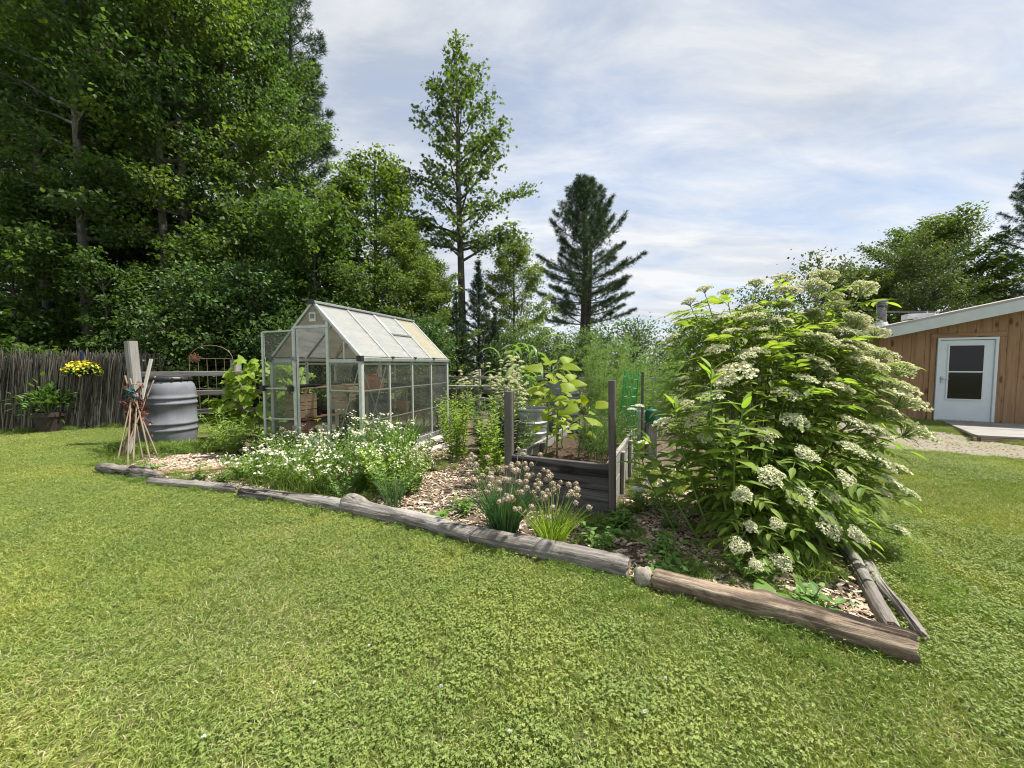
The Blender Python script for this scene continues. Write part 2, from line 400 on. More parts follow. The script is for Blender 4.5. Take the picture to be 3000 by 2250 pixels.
m = NM('mulch_soil'); pos = m.n('NewGeometry').outputs['Position']
c = m.ramp(m.noise(pos, 9.0, 6, .65), [(.3, (.055, .042, .03)), (.55, (.14, .11, .08)), (.75, (.26, .215, .165))])
SOILM = m.done(m.pbr(c, .95, m.bump(m.noise(pos, 45, 5), 1.0, .03), spec=.1))
sheet('garden_bed', MULCH, .006, SOILM)
m = NM('gravel_ground'); pos = m.n('NewGeometry').outputs['Position']
vo = m.n('TexVoronoi', {'Vector': pos, 'Scale': 34.0})
c = m.mix(m.ramp(m.noise(pos, 1.2, 4), [(.42, (0, 0, 0)), (.62, (.85, .85, .85))]), m.mix(.6, (.34, .30, .25), vo.outputs['Color'], 'MULTIPLY'), (.20, .20, .08))
c = m.mix(.55, c, (.22, .195, .15))
GRAVM = m.done(m.pbr(c, .95, m.bump(vo.outputs['Distance'], .8, .02), spec=.1))
sheet('gravel_yard', GRAVEL, .005, GRAVM)

# lawn: mown grass and clover tufts instanced over the turf
def attr_leaf(name, stops, trans=.3, world=True):
    m = NM(name); at = m.n('Attribute', attribute_name='rnd').outputs['Fac']; pos = m.n('NewGeometry').outputs['Position']
    c = m.ramp(at, stops)
    big = m.noise(pos, .75, 4, .6, .4); mid = m.noise(pos, 3.2, 3)
    c = m.mix(m.ramp(m.math('ADD', m.math('MULTIPLY', big, .6), m.math('MULTIPLY', mid, .4)), [(.47, (0, 0, 0)), (.66, (.65, .65, .65))]), c, m.mix(1.0, c, (1.4, 1.12, 1.0), 'MULTIPLY'))
    c = m.n('HueSaturation', {'Value': m.math('ADD', .74, m.math('MULTIPLY', big, .56)), 'Color': c}).outputs[0]
    p = m.pbr(c, .5, spec=.25)
    tr = m.n('BsdfTranslucent', {'Color': m.mix(1.0, c, (1.2, 1.25, .6), 'MULTIPLY')}).outputs[0]
    return m.done(m.n('MixShader', {0: trans, 1: p, 2: tr}).outputs[0])
GRASS = attr_leaf('grass_blade', [(0, (.14, .205, .046)), (.5, (.225, .30, .07)), (.8, (.305, .37, .105)), (.92, (.40, .405, .17)), (1, (.48, .445, .27))])
CLOVER = attr_leaf('clover_leaf', [(0, (.125, .185, .045)), (.6, (.195, .26, .065)), (1, (.28, .335, .105))])
LONGG = attr_leaf('long_grass', [(0, (.11, .19, .035)), (.6, (.18, .27, .06)), (1, (.28, .35, .11))], .4)

def grass_patch(n, size, h0, h1, wd, lean, dry=0.0, gmat=None):
    mb = MB(); p = np.c_[rng.uniform(-size/2, size/2, (n, 2)), np.zeros(n)]
    d = np.c_[rng.normal(0, lean, (n, 2)), np.ones(n)]; d = nrm(d)
    h = rng.uniform(h0, h1, n); ww = rng.uniform(.7, 1.3, n)*wd
    r = np.clip(rng.beta(2, 2.2, n) + np.where(rng.random(n) < dry, .55, 0), 0, 1)
    nn = rdir(n); nn[:, 2] *= .3
    # three-point bent blade
    y = d; x = nrm(np.cross(y, nn)); out = np.c_[d[:, :2]*1.0, -.25*np.ones(n)]
    b0 = p; b1 = p + y*(h*.55)[:, None]; b2 = b1 + nrm(y*.55+out*.9)*(h*.5)[:, None]
    hw = (x*(ww/2)[:, None])
    v = np.stack([b0-hw, b0+hw, b1+hw*.9, b1-hw*.9, b2], 1)
    off = (np.arange(n)*5)[:, None]
    mb.add(v.reshape(-1, 3), [np.array([[0, 1, 2, 3]])+off, np.array([[3, 2, 4]])+off], np.repeat(r, 5))
    return mb
CLOV3 = (A3([0, 0, 0], [.42, .35, .10], [.40, .85, .05], [0, .95, -.05], [-.40, .85, .05], [-.42, .35, .10]), [np.array([[0, 1, 2, 3], [0, 3, 4, 5]])])
def clover_patch(n, size, h0=.025, h1=.05, s0=.0045, s1=.0085):
    mb = MB(); c = np.c_[rng.uniform(-size/2, size/2, (n, 2)), rng.uniform(h0, h1, n)]
    a0 = rng.uniform(0, 6.28, n); s = rng.uniform(s0, s1, n); r = rng.random(n)
    tilt = rdir(n)*.35 + A3(0, 0, 1)
    for k in range(3):
        a = a0 + k*2.094; d = np.c_[np.cos(a), np.sin(a), rng.uniform(-.25, .1, n)]
        mb.scatter(CLOV3, c, frames(d, tilt, s), r)
    return mb
hid = bpy.data.collections.new('lawn_tufts')
def hidden(name, mbs):
    """joins (builder, material) pairs into one tuft mesh"""
    me = None; V = []; 
    big = MB(); mats = []; idx = []
    for mb, mat in mbs:
        V = np.concatenate(mb.v); fs = []
        for f in mb.f: fs.append(f)
        big.add(V, fs, np.concatenate(mb.r)); mats.append(mat); idx += [len(mats)-1]*sum(len(f) for f in mb.f)
    me = big.mesh(name, mats[0])
    for mm in mats[1:]: me.materials.append(mm)
    me.polygons.foreach_set('material_index', np.array(idx, np.int32))
    o = bpy.data.objects.new(name, me); hid.objects.link(o); return o
PS = .24
def puff(n, size, z):
    mb = MB(); c = np.c_[rng.uniform(-size/2, size/2, (n, 2)), np.full(n, z)]
    for k in range(n):
        d = rdir(26); d[:, 2] = np.abs(d[:, 2])*.9; d = nrm(d)
        mb.scatter(KITE, np.repeat(c[k:k+1], 26, 0), frames(d, rdir(26), .009), rng.random(26))
    return mb
names = []
for k in range(4): hidden('tuft_%02d' % k, [(grass_patch(640, PS, .020, .050, .0033, .75, .05), GRASS), (clover_patch(14, PS), CLOVER)])
for k in range(2): hidden('tuft_%02d' % (4+k), [(grass_patch(600, PS, .018, .042, .0033, .9, .26), GRASS), (clover_patch(5, PS), CLOVER)])
for k in range(3): hidden('tuft_%02d' % (6+k), [(grass_patch(560, PS, .022, .050, .0033, .7, .05), GRASS), (clover_patch(105, PS), CLOVER)])
hidden('tuft_09', [(grass_patch(380, PS, .022, .050, .0033, .7, .05), GRASS), (clover_patch(120, PS), CLOVER), (puff(1, PS*.7, .045), WHITE_PETAL)])

def scatter_gn(name, coll, P, idx, rot, scl):
    me = bpy.data.meshes.new(name); me.vertices.add(len(P)); me.vertices.foreach_set('co', np.asarray(P, np.float32).ravel())
    a = me.attributes.new('idx', 'INT', 'POINT'); a.data.foreach_set('value', np.asarray(idx, np.int32))
    a = me.attributes.new('rot', 'FLOAT_VECTOR', 'POINT'); a.data.foreach_set('vector', np.asarray(rot, np.float32).ravel())
    a = me.attributes.new('scl', 'FLOAT_VECTOR', 'POINT'); a.data.foreach_set('vector', np.asarray(scl, np.float32).ravel())
    o = link(name, me)
    g = bpy.data.node_groups.new(name, 'GeometryNodeTree')
    g.interface.new_socket('Geometry', in_out='INPUT', socket_type='NodeSocketGeometry')
    g.interface.new_socket('Geometry', in_out='OUTPUT', socket_type='NodeSocketGeometry')
    N = g.nodes.new; L = g.links.new
    gi = N('NodeGroupInput'); go = N('NodeGroupOutput'); ip = N('GeometryNodeInstanceOnPoints'); ci = N('GeometryNodeCollectionInfo')
    ci.inputs['Collection'].default_value = coll; ci.inputs['Separate Children'].default_value = True; ci.inputs['Reset Children'].default_value = True
    def na(nm, t):
        n = N('GeometryNodeInputNamedAttribute'); n.data_type = t; n.inputs['Name'].default_value = nm; return n.outputs['Attribute']
    L(gi.outputs[0], ip.inputs['Points']); L(ci.outputs[0], ip.inputs['Instance']); ip.inputs['Pick Instance'].default_value = True
    L(na('idx', 'INT'), ip.inputs['Instance Index']); L(na('rot', 'FLOAT_VECTOR'), ip.inputs['Rotation']); L(na('scl', 'FLOAT_VECTOR'), ip.inputs['Scale'])
    L(ip.outputs[0], go.inputs[0])
    md = o.modifiers.new('scatter', 'NODES'); md.node_group = g
    return o
st = .148
gx, gy = np.meshgrid(np.arange(-17, 17, st), np.arange(.35, 13, st)); P = np.c_[gx.ravel(), gy.ravel()]
P += rng.uniform(-.06, .06, P.shape)
HOUSE = [(9.05, 9.75), (14, 6.7), (20, 12), (12, 18)]
keep = (np.abs(P[:, 0]) < 1.45*P[:, 1]+1.6) & ~inpoly(P, GARDEN) & ~inpoly(P, HOUSE)
# the lawn ends along the reed screen and under the trees
keep &= ~((P[:, 0] < -5.6) & (P[:, 1] > 8.1 + (P[:, 0]+8.9)*.85)) & ~((P[:, 0] > -6.0) & (P[:, 0] < 2.4) & (P[:, 1] > 6))
ing = inpoly(P, GRAVEL); keep &= ~(ing & (vnoise(P, 1.6, 3) < .58))
P = P[keep]; N_ = len(P)
nz = vnoise(P, 1.1, 1) + rng.normal(0, .10, N_); dz = vnoise(P, 1.5, 2) + rng.normal(0, .10, N_)
idx = rng.integers(0, 4, N_)
idx = np.where(dz > .70, rng.integers(4, 6, N_), idx)
idx = np.where((nz > .60), np.where(rng.random(N_) < .06, 9, rng.integers(6, 9, N_)), idx)
hs = 1 + .35*(vnoise(P, 2.5, 5)-.5) + np.where(P[:, 0] > 2.5, .5, 0)
lawn = scatter_gn('lawn_grass', hid, np.c_[P, np.full(N_, .002)], idx, np.c_[np.zeros((N_, 2)), rng.uniform(0, 6.28, N_)],
                  np.c_[np.full((N_, 2), 1.0), hs])
tag(lawn, 'mown lawn of short green grass and clover', 'grass', kind='stuff')

# long grass along logs, barrel, posts
hid2 = bpy.data.collections.new('edge_tufts')
def hidden2(name, mb, mat): hid2.objects.link(bpy.data.objects.new(name, mb.mesh(name, mat)))
for k in range(4): hidden2('edge_%d' % k, grass_patch(70, .12, .06, .17, .005, .45, .05), LONGG)
E = []
def edge(p0, p1, n, sp, s0=.5, s1=1.1):
    t = rng.random(n)[:, None]; q = A3(*p0)*(1-t)+A3(*p1)*t + rng.normal(0, sp, (n, 2)); E.append(np.c_[q, np.full(n, .003), rng.uniform(s0, s1, n)])
edge((-5.9, 5.75), (-4.75, 5.95), 120, .12, .8, 1.5); edge((-6.4, 6.2), (-6.2, 6.0), 30, .15); edge((-5.6, 5.25), (-5.0, 5.1), 40, .2, .4, .9)
edge((-5.0, 4.7), (-3.0, 4.1), 26, .10, .4, .8); edge((.9, 2.55), (1.7, 1.95), 45, .12, .4, .8); edge((1.4, 2.5), (1.9, 2.8), 40, .18, .4, .9)
edge((2.30, 1.95), (2.80, 2.85), 60, .10, .4, .8); edge((.45, 2.85), (1.0, 3.1), 30, .16, .4, .9)
edge((-4.3, 4.5), (-3.3, 4.6), 40, .2, .3, .8); edge((-1.3, 3.6), (-2.4, 4.0), 40, .15, .4, 1.0); edge((1.3, 3.7), (1.9, 4.8), 60, .25, .5, 1.1)
edge((-.8, 4.6), (-1.0, 5.5), 14, .15, .4, .8); edge((2.2, 3.2), (3.4, 5), 120, .35, .6, 1.4); edge((8.6, 9.3), (9.4, 8.6), 40, .2, .4, .9)
edge((-9.8, 7.5), (-7.0, 9.2), 130, .18, .5, 1.2); edge((7.2, 7.4), (8.6, 7.9), 50, .3, .4, .8)
edge((.5, 2.25), (1.6, 1.62), 40, .04, .3, .6); edge((-4.9, 4.5), (.6, 2.2), 10, .02, .3, .5)
for a_, b__ in (((-5.05, 4.62), (-3.97, 4.21)), ((-4.0, 4.17), (-2.88, 3.92)), ((-2.74, 3.78), (-1.5, 3.34)), ((-1.5, 3.36), (-.32, 2.76)), ((-.3, 2.78), (.72, 2.29)), ((.88, 2.18), (1.80, 1.62)), ((-1.5, 3.52), (-.3, 2.92)), ((-.3, 2.95), (.72, 2.46)), ((.9, 2.36), (1.8, 1.80))):
    edge(a_, b__, 46, .016, .22, .5)
E = np.concatenate(E); n_ = len(E)
o = scatter_gn('edge_grass', hid2, E[:, :3], rng.integers(0, 4, n_), np.c_[np.zeros((n_, 2)), rng.uniform(0, 6.28, n_)], np.repeat(E[:, 3:], 3, 1))
tag(o, 'longer unmown grass tufts along the logs and posts', 'grass', kind='stuff')

# wood chips
mb = MB()
def chips(n, poly, s0, s1, dens=None):
    xy = np.array(poly); lo, hi = xy.min(0), xy.max(0); q = rng.uniform(lo, hi, (n, 2)); q = q[inpoly(q, poly)]
    n = len(q); a = rng.uniform(0, 6.28, n); L = rng.uniform(s0, s1, n)*rng.uniform(.6, 1.3, n); W = L*rng.uniform(.18, .45, n); T = rng.uniform(.003, .007, n)
    y = np.c_[np.cos(a), np.sin(a), rng.normal(0, .18, n)]; nn = np.c_[rng.normal(0, .22, (n, 2)), np.ones(n)]
    M = frames(y, nn, np.c_[W, L, T])
    box = (np.array([[x, yy, z] for z in (-.5, .5) for yy in (-.5, .5) for x in (-.5*(1 if yy < 0 else .7), .5)]),
           [np.array([[4, 5, 7, 6], [0, 1, 5, 4], [2, 6, 7, 3], [0, 4, 6, 2], [1, 3, 7, 5]])])
    mb.scatter(box, np.c_[q, rng.uniform(.010, .022, n)], M, rng.random(n))
chips(19000, [(-1.75, 3.5), (-.31, 2.86), (.80, 2.33), (1.82, 1.72), (2.3, 2.8), (1.2, 3.6), (.8, 3.3), (-.1, 3.7), (-.3, 4.6), (-1.2, 6.6), (-1.9, 5.9), (-1.2, 4.6)], .022, .055)
chips(9000, [(-5.2, 5.0), (-4.0, 4.3), (-2.6, 3.9), (-2.6, 4.9), (-4.5, 5.7), (-5.0, 5.5)], .03, .07)
chips(7000, [(.9, 2.35), (1.82, 1.72), (2.4, 2.8), (2.9, 4.3), (1.9, 5.2), (1.0, 3.5)], .025, .055)
chips(16000, MULCH, .008, .022)
m = NM('wood_chip'); at = m.n('Attribute', attribute_name='rnd').outputs['Fac']
c = m.ramp(at, [(0, (.15, .105, .075)), (.35, (.34, .25, .18)), (.7, (.50, .40, .30)), (1, (.66, .56, .45))])
CHIP = m.done(m.pbr(c, .9, spec=.15))
tag(mb.build('wood_chips', CHIP), 'pale wood chip mulch strewn over the garden bed', 'mulch', kind='stuff')
# stones of the gravel yard
mb = MB(); q = rng.uniform((5.5, 3.2), (14, 9.8), (9000, 2)); q = q[inpoly(q, GRAVEL)]; n = len(q)
gem = (A3([1, 0, 0], [0, 1, 0], [-1, 0, 0], [0, -1, 0], [.2, .1, .8]), [np.array([[0, 1, 4], [1, 2, 4], [2, 3, 4], [3, 0, 4]])])
aa = rng.uniform(0, 6.28, n); mb.scatter(gem, np.c_[q, np.full(n, .004)], frames(np.c_[np.cos(aa), np.sin(aa), 0*aa], np.tile(A3(0, 0, 1), (n, 1)), np.c_[rng.uniform(.01, .028, n), rng.uniform(.01, .03, n), rng.uniform(.008, .02, n)]), rng.random(n))
m = NM('pebble'); at = m.n('Attribute', attribute_name='rnd').outputs['Fac']
PEB = m.done(m.pbr(m.ramp(at, [(0, (.14, .125, .105)), (.5, (.24, .21, .175)), (1, (.38, .34, .28))]), .9, spec=.2))
tag(mb.build('gravel', PEB), 'loose pale gravel in front of the cabin', 'gravel', kind='stuff')

# ---------------------------------------------------------------- edging logs and stone
def log(name, p0, p1, r0, r1, mat, label, seed, bumps=.06, bow=0.0, knots=(), nseg=72):
    """log lying on the ground between two points, built along local X"""
    rs = np.random.default_rng(seed); p0 = Vector((*p0, r0*.80)); p1 = Vector((*p1, r1*.80)); L = (p1-p0).length
    ns, nc = nseg, 52; t = np.linspace(0, 1, ns); a = np.arange(nc)*2*np.pi/nc
    tt, aa = np.meshgrid(t, a, indexing='ij')
    rad = (r0*(1-tt)+r1*tt)
    ph = rs.uniform(0, 6.28, 8)
    rad = rad*(1+bumps*1.35*(np.sin(2*aa+ph[0]+tt*2)*.5+np.sin(3*aa+ph[1]-tt*4)*.35+np.sin(tt*L*9+ph[2]+np.sin(aa+ph[3]))*.4+np.sin(tt*L*21+2*aa+ph[4])*.22))
    rad = rad*(1+rs.normal(0, .012, rad.shape))
    for kt, ka, kr, kh in knots:
        d2 = ((tt-kt)*L/kr)**2+((np.angle(np.exp(1j*(aa-ka))))*r0/kr)**2; rad = rad+kh*np.exp(-d2)
    for q in range(11):
        ca = rs.uniform(0, 6.28); c0, c1 = sorted(rs.uniform(-.2, 1.2, 2)); wand = ca+.35*np.sin(tt*rs.uniform(2, 6)+rs.uniform(0, 6))+.04*np.sin(tt*40+q)
        da = np.abs(np.angle(np.exp(1j*(aa-wand)))); on = np.clip((tt-c0)*12, 0, 1)*np.clip((c1-tt)*12, 0, 1)
        rad = rad-on*rs.uniform(.04, .10)*r0*(1-.7*(np.abs(tt-.5)*2)**10)*np.exp(-(da/.075)**2)
    rad = rad*(1+.018*np.sin(aa*13+tt*L*5+ph[6])+.014*np.sin(aa*21-tt*L*3+ph[7]))
    end = np.minimum(np.minimum(tt, 1-tt)*ns*.7, 1); rad = rad*(.90+.10*end)
    cyy = bow*np.sin(np.pi*tt)+.008*np.sin(tt*7+ph[5])
    jag = (np.abs(tt-.5)*2)**24*.009*np.sin(aa*5+ph[0])*np.sin(aa*2+ph[1])
    V = np.stack([(tt-.5)*L+jag, cyy+rad*np.cos(aa), rad*np.sin(aa)], -1).reshape(-1, 3)
    mb = MB(); i = np.arange(ns-1)[:, None]*nc; j = np.arange(nc)[None]; k = ((np.arange(nc)+1) % nc)[None]
    q = np.stack([i+j, i+k, i+nc+k, i+nc+j], -1).reshape(-1, 4)[:, ::-1]
    mb.add(V, [q])
    o = mb.build(name, mat, matrix=axis_matrix(p0, p1), smooth=True)
    for s_, b in ((0, 0), (1, (ns-1)*nc)):
        e = MB(); ring = V[b:b+nc]; cen = ring.mean(0)+A3((-.004 if s_ == 0 else .004), 0, 0)
        f = np.stack([np.full(nc, nc), np.arange(nc), (np.arange(nc)+1) % nc], -1)
        e.add(np.r_[ring, cen[None]], [f if s_ else f[:, ::-1]])
        e.build('cut_end', CUT, o, o.matrix_basis.copy())
    return tag(o, label, 'log', 'logs edging the garden bed')
m = NM('cut_wood'); co = m.n('TexCoord').outputs['Object']
sepc = m.n('SeparateXYZ', {0: co}); rr = m.math('SQRT', m.math('ADD', m.math('POWER', sepc.outputs[1], 2.0), m.math('POWER', sepc.outputs[2], 2.0)))
ring = m.math('SINE', m.math('ADD', m.math('MULTIPLY', rr, 700.0), m.math('MULTIPLY', m.noise(co, 14), 6.0)))
CUT = m.done(m.pbr(m.ramp(ring, [(0, (.14, .11, .085)), (1, (.30, .25, .20))]), .9, spec=.1))
log('edging_log', (-5.08, 4.72), (-3.97, 4.30), 0.070, 0.061, LOG_BARK, 'shaggy bark-covered log at the bamboo stakes end', 1, .16, .02, ((.55, 2.0, .05, .03), (.72, 1.2, .06, .04), (.2, 2.2, .05, .03)))
log('edging_log', (-4.02, 4.24), (-2.86, 3.98), 0.054, 0.048, LOG_GREY, 'slim grey log with a dark knot hole, beside the red boards', 2, .07, -.02, ((.52, 1.4, .03, .012),))
log('edging_log', (-2.74, 3.85), (-1.50, 3.42), 0.057, 0.067, LOG_GREY, 'grey log under the white daisy flowers with a tapering tip', 3, .07, .02, ((.04, 2.2, .06, .02),))
log('edging_log', (-1.52, 3.45), (-.30, 2.84), 0.072, 0.066, LOG_GREY, 'grey log with a bulging knobbly end, before the mulch path', 4, .09, .03, ((.05, 1.7, .08, .035), (.12, .8, .07, .02), (.02, 3.0, .06, .02)))
log('edging_log', (-.33, 2.87), (.735, 2.37), 0.064, 0.072, LOG_GREY, 'smooth silver-grey log in front of the chive clumps', 5, .05, .015, ((.55, 4.4, .03, .008),))
log('edging_log', (.86, 2.27), (1.83, 1.69), 0.064, 0.072, LOG_TAN, 'tan and brown blotched log, nearest the lawn corner', 6, .06, .0, ((.5, 1.2, .05, .015),))
log('edging_log', (2.46, 2.90), (1.90, 1.86), 0.050, 0.036, LOG_GREY, 'thin grey pole with a knot, under the elderberry bush', 7, .07, .02, ((.38, 1.6, .035, .016),))
log('edging_log', (2.36, 2.50), (1.985, 1.80), 0.028, 0.030, LOG_GREY, 'split grey pole lying outside the knotty thin pole', 8, .14, .0)
# stone between two logs
mb = MB(); rs = np.random.default_rng(3)
nl, nc = 9, 14; th = np.linspace(0, np.pi, nl)[:, None]; a = np.arange(nc)[None]*2*np.pi/nc
rad = 1+.10*np.sin(2*a+th*3)+.08*np.sin(3*a+1-th*2)+rs.normal(0, .03, (nl, nc)); rad[0] = 1; rad[-1] = 1
V = np.stack([np.sin(th)*np.cos(a)*rad*.062, np.sin(th)*np.sin(a)*rad*.055, np.cos(th)*np.ones_like(a)*rad*.066+.045], -1).reshape(-1, 3)
i = np.arange(nl-1)[:, None]*nc; j = np.arange(nc)[None]; k = ((np.arange(nc)+1) % nc)[None]
mb.add(V, [np.stack([i+j, i+nc+j, i+nc+k, i+k], -1).reshape(-1, 4)])
m = NM('stone'); co = m.n('TexCoord').outputs['Object']; nz_ = m.noise(co, 40, 6, .65)
STONE = m.done(m.pbr(m.ramp(nz_, [(.3, (.16, .14, .115)), (.55, (.30, .27, .22)), (.75, (.42, .39, .33))]), .9, m.bump(nz_, .6, .01), spec=.2))
tag(mb.build('stone', STONE, matrix=Matrix.Translation((.805, 2.285, 0)), smooth=True), 'rounded grey-brown fieldstone wedged between two edging logs', 'stone')
tag(board('loose_board', (-4.25, 4.52, .035), (-3.25, 5.02, .03), .10, .022, RED_WOOD), 'reddish weathered board lying on the mulch, nearer the logs', 'board', 'red boards on the mulch')
tag(board('loose_board', (-4.02, 4.68, .03), (-3.1, 5.10, .028), .09, .022, RED_WOOD), 'reddish weathered board on the mulch, nearer the barrel', 'board', 'red boards on the mulch')

# ---------------------------------------------------------------- greenhouse
ALU = plain('aluminium', (.46, .49, .47), .42, .75, 14, .12)
ALUP = plain('painted_alu', (.50, .54, .50), .45, .35, 14, .10)
BLACKP = plain('black_plastic', (.022, .022, .024), .42, 0, 20, .3)
def panemat(name, tint, alpha, rough, milky, col, streak=.5):
    """thin polycarbonate: mostly clear or milky, with dust"""
    m = NM(name); co = m.n('TexCoord').outputs['Object']
    d = m.noise(m.mapping(co, (1.2, 5.5, 5.5)), 1.6, 5, .6)
    d2 = m.math('ADD', m.math('MULTIPLY', m.noise(co, 2.2, 5, .65, .6), .8), m.math('MULTIPLY', m.math('SINE', m.math('MULTIPLY', m.n('SeparateXYZ', {0: co}).outputs[0], 420.0)), .10))
    dust = m.math('MULTIPLY', m.ramp(m.math('ADD', m.math('MULTIPLY', d, streak), m.math('MULTIPLY', d2, 1-streak)), [(.38, (.35, .35, .35)), (.66, (1, 1, 1))]), milky)
    clear = m.n('MixShader', {0: m.n('LayerWeight', {0: .12}).outputs['Fresnel'], 1: m.n('BsdfTransparent', {0: (*tint, 1)}).outputs[0],
                              2: m.n('BsdfGlossy', {'Color': (.9, .95, 1, 1), 'Roughness': rough}).outputs[0]}).outputs[0]
    mil = m.n('MixShader', {0: .55, 1: m.pbr(col, .4, spec=.5), 2: m.n('BsdfTranslucent', {0: (*col, 1)}).outputs[0]}).outputs[0]
    return m.done(m.n('MixShader', {0: dust, 1: clear, 2: mil}).outputs[0])
PANE = panemat('clear_pane', (.93, .95, .93), .9, .05, .125, (.70, .68, .61))
ROOFP = panemat('twinwall_roof', (.85, .87, .86), .3, .25, .86, (.63, .62, .59), .75)
ROOFY = panemat('yellowed_roof', (.85, .8, .66), .3, .3, .92, (.68, .65, .54), .5)
GABP = panemat('gable_pane', (.8, .78, .7), .5, .15, .30, (.48, .45, .36), .4)

GA = A3(-2.757, 5.40); GL = A3(.296, .955); GW = A3(.955, -.296); HW, LEN, EAVE, RIDGE = .77, 2.5, 1.405, 2.165
def g(u, w, z): p = GA+GL*u+GW*w; return Vector((p[0], p[1], z))
GUP = Vector((GL[0], GL[1], 0)); GWV = Vector((GW[0], GW[1], 0))
gh = empty('greenhouse', g(LEN/2, 0, 0), 'small aluminium greenhouse with milky roof panels and open door', 'greenhouse')
def gb(name, a, b, wd, th, mat=ALU, up=(0, 0, 1), parent=gh): return board(name, g(*a), g(*b), wd, th, mat, parent, up)
def pane(name, pts, mat, parent=gh, th=.004):
    """flat panel with thickness through world points (planar polygon)"""
    P = [Vector(p) for p in pts]; n = (P[1]-P[0]).cross(P[2]-P[0]).normalized()*th/2; k = len(P)
    c = sum(P, Vector())/k; x = (P[1]-P[0]).normalized(); zz_ = n.normalized(); y = zz_.cross(x)
    M = Matrix((x, y, zz_)).transposed().to_4x4(); M.translation = c; Mi = M.inverted()
    V = [Mi @ (p-n) for p in P]+[Mi @ (p+n) for p in P]
    mb = MB(); j = np.arange(k); kk = (j+1) % k
    mb.add(np.array(V), [j[::-1][None], (j+k)[None], np.stack([j, kk, kk+k, j+k], -1)])
    return mb.build(name, mat, parent, M)
zb = .06
for sgn in (-1, 1):       # long sides
    gb('base_rail', (0, sgn*HW, .05), (LEN, sgn*HW, .05), .05, .10)
    gb('eave_gutter', (-.03, sgn*(HW+.012), EAVE), (LEN+.03, sgn*(HW+.012), EAVE), .07, .055)
    gb('eave_trim', (0, sgn*(HW+.004), EAVE-.06), (LEN, sgn*(HW+.004), EAVE-.06), .022, .035)
    for k in range(5):
        u = LEN*k/4
        if 0 < k < 4: gb('wall_post', (u, sgn*HW, .10), (u, sgn*HW, EAVE-.03), .036, .030, ALUP, GUP)
    for z in (.55, .98):
        gb('wall_rail', (.02, sgn*(HW-.004), z), (LEN-.02, sgn*(HW-.004), z), .018, .020)
    for (u0, z0, u1, z1) in ((.05, EAVE-.1, .58, .15), (.05, .15, .58, EAVE-.1), (LEN-.05, EAVE-.1, LEN-.58, .15)):
        gb('brace', (u0, sgn*(HW-.022), z0), (u1, sgn*(HW-.022), z1), .016, .012, up=GWV)
    for k in range(4):
        a, b = LEN*k/4+.02, LEN*(k+1)/4-.02
        for z0, z1 in ((.10, .54), (.56, .97), (.99, EAVE-.08)):
            pane('wall_pane', [g(a, sgn*(HW+.006), z0), g(b, sgn*(HW+.006), z0), g(b, sgn*(HW+.006), z1), g(a, sgn*(HW+.006), z1)], PANE)
        mt = ROOFY if (k == 3 and sgn > 0) else ROOFP
        dz = RIDGE-EAVE
        def rp(u, s, off=.012): return g(u, sgn*HW*(1-s)+sgn*off*.7, EAVE+.02+dz*s+off*.7)
        if k == 2 and sgn > 0:
            pane('roof_pane', [rp(a, .02), rp(b, .02), rp(b, .50), rp(a, .50)], mt, th=.008)
            v_ = pane('vent_pane', [rp(a+.03, .55, .022), rp(b-.03, .55, .022), rp(b-.03, .98, .012), rp(a+.03, .98, .012)], mt, th=.008)
            for s0, s1, ua, ub in ((.53, .53, a, b), (.985, .985, a, b), (.53, .985, a+.01, a+.01), (.53, .985, b-.01, b-.01)):
                board('vent_frame', rp(ua, s0, .024 if s0 < .6 else .012), rp(ub, s1, .024 if s1 < .6 else .012), .035, .03, ALU, v_)
        else:
            pane('roof_pane', [rp(a, .02), rp(b, .02), rp(b, .98), rp(a, .98)], mt, th=.008)
    for k in range(5):
        u = LEN*k/4
        gb('rafter', (u, sgn*(HW+.005), EAVE+.03), (u, sgn*.02, RIDGE+.015), .040 if k in (0, 4) else .032, .035, ALU, (0, 0, 1))
        if 0 < k < 4 and sgn > 0:
            mb = MB(); c = g(u+.03, HW+.05, EAVE+.035); bbox(mb, c, (.035, .03, .03), math.atan2(GW[1], GW[0])); mb.build('gutter_clip', BLACKP, gh)
gb('ridge_cap', (-.03, 0, RIDGE+.035), (LEN+.03, 0, RIDGE+.035), .11, .03)
for u in (0, LEN):
    gb('base_rail', (u, -HW, .05), (u, HW, .05), .05, .10)
    for sgn in (-1, 1): gb('corner_post', (u, sgn*HW, .02), (u, sgn*HW, EAVE), .055, .055, ALUP, GUP)
for sgn in (-1, 1):
    mb = MB(); bbox(mb, g(-.03, sgn*(HW+.012), EAVE+.012), (.075, .06, .075), math.atan2(GW[1], GW[0])); mb.build('corner_cap', BLACKP, gh)
mb = MB(); bbox(mb, g(-.04, 0, RIDGE+.035), (.09, .03, .06), math.atan2(GW[1], GW[0])); mb.build('ridge_end_cap', BLACKP, gh)
D0, D1, DT = -.31, .235, 1.86            # door opening
def roofz(w): return EAVE+(RIDGE-EAVE)*(1-abs(w)/HW)
for w_ in (D0, D1): gb('door_post', (-.005, w_, .06), (-.005, w_, roofz(w_)-.01), .045, .04, ALUP, GUP)
gb('door_lintel', (-.012, D0-.03, DT), (-.012, D1+.03, DT), .035, .04, ALU)
for (a, b) in ((-HW, D0), (D1, HW)):
    gb('gable_rail', (-.003, a, EAVE-.02), (-.003, b, EAVE-.02), .03, .05)
    gb('gable_rail', (0, a, .98), (0, b, .98), .018, .02)
    for z0, z1 in ((.10, .97), (.99, EAVE-.05)):
        pane('front_pane', [g(-.008, a+.025, z0), g(-.008, b-.025, z0), g(-.008, b-.025, z1), g(-.008, a+.025, z1)], PANE)
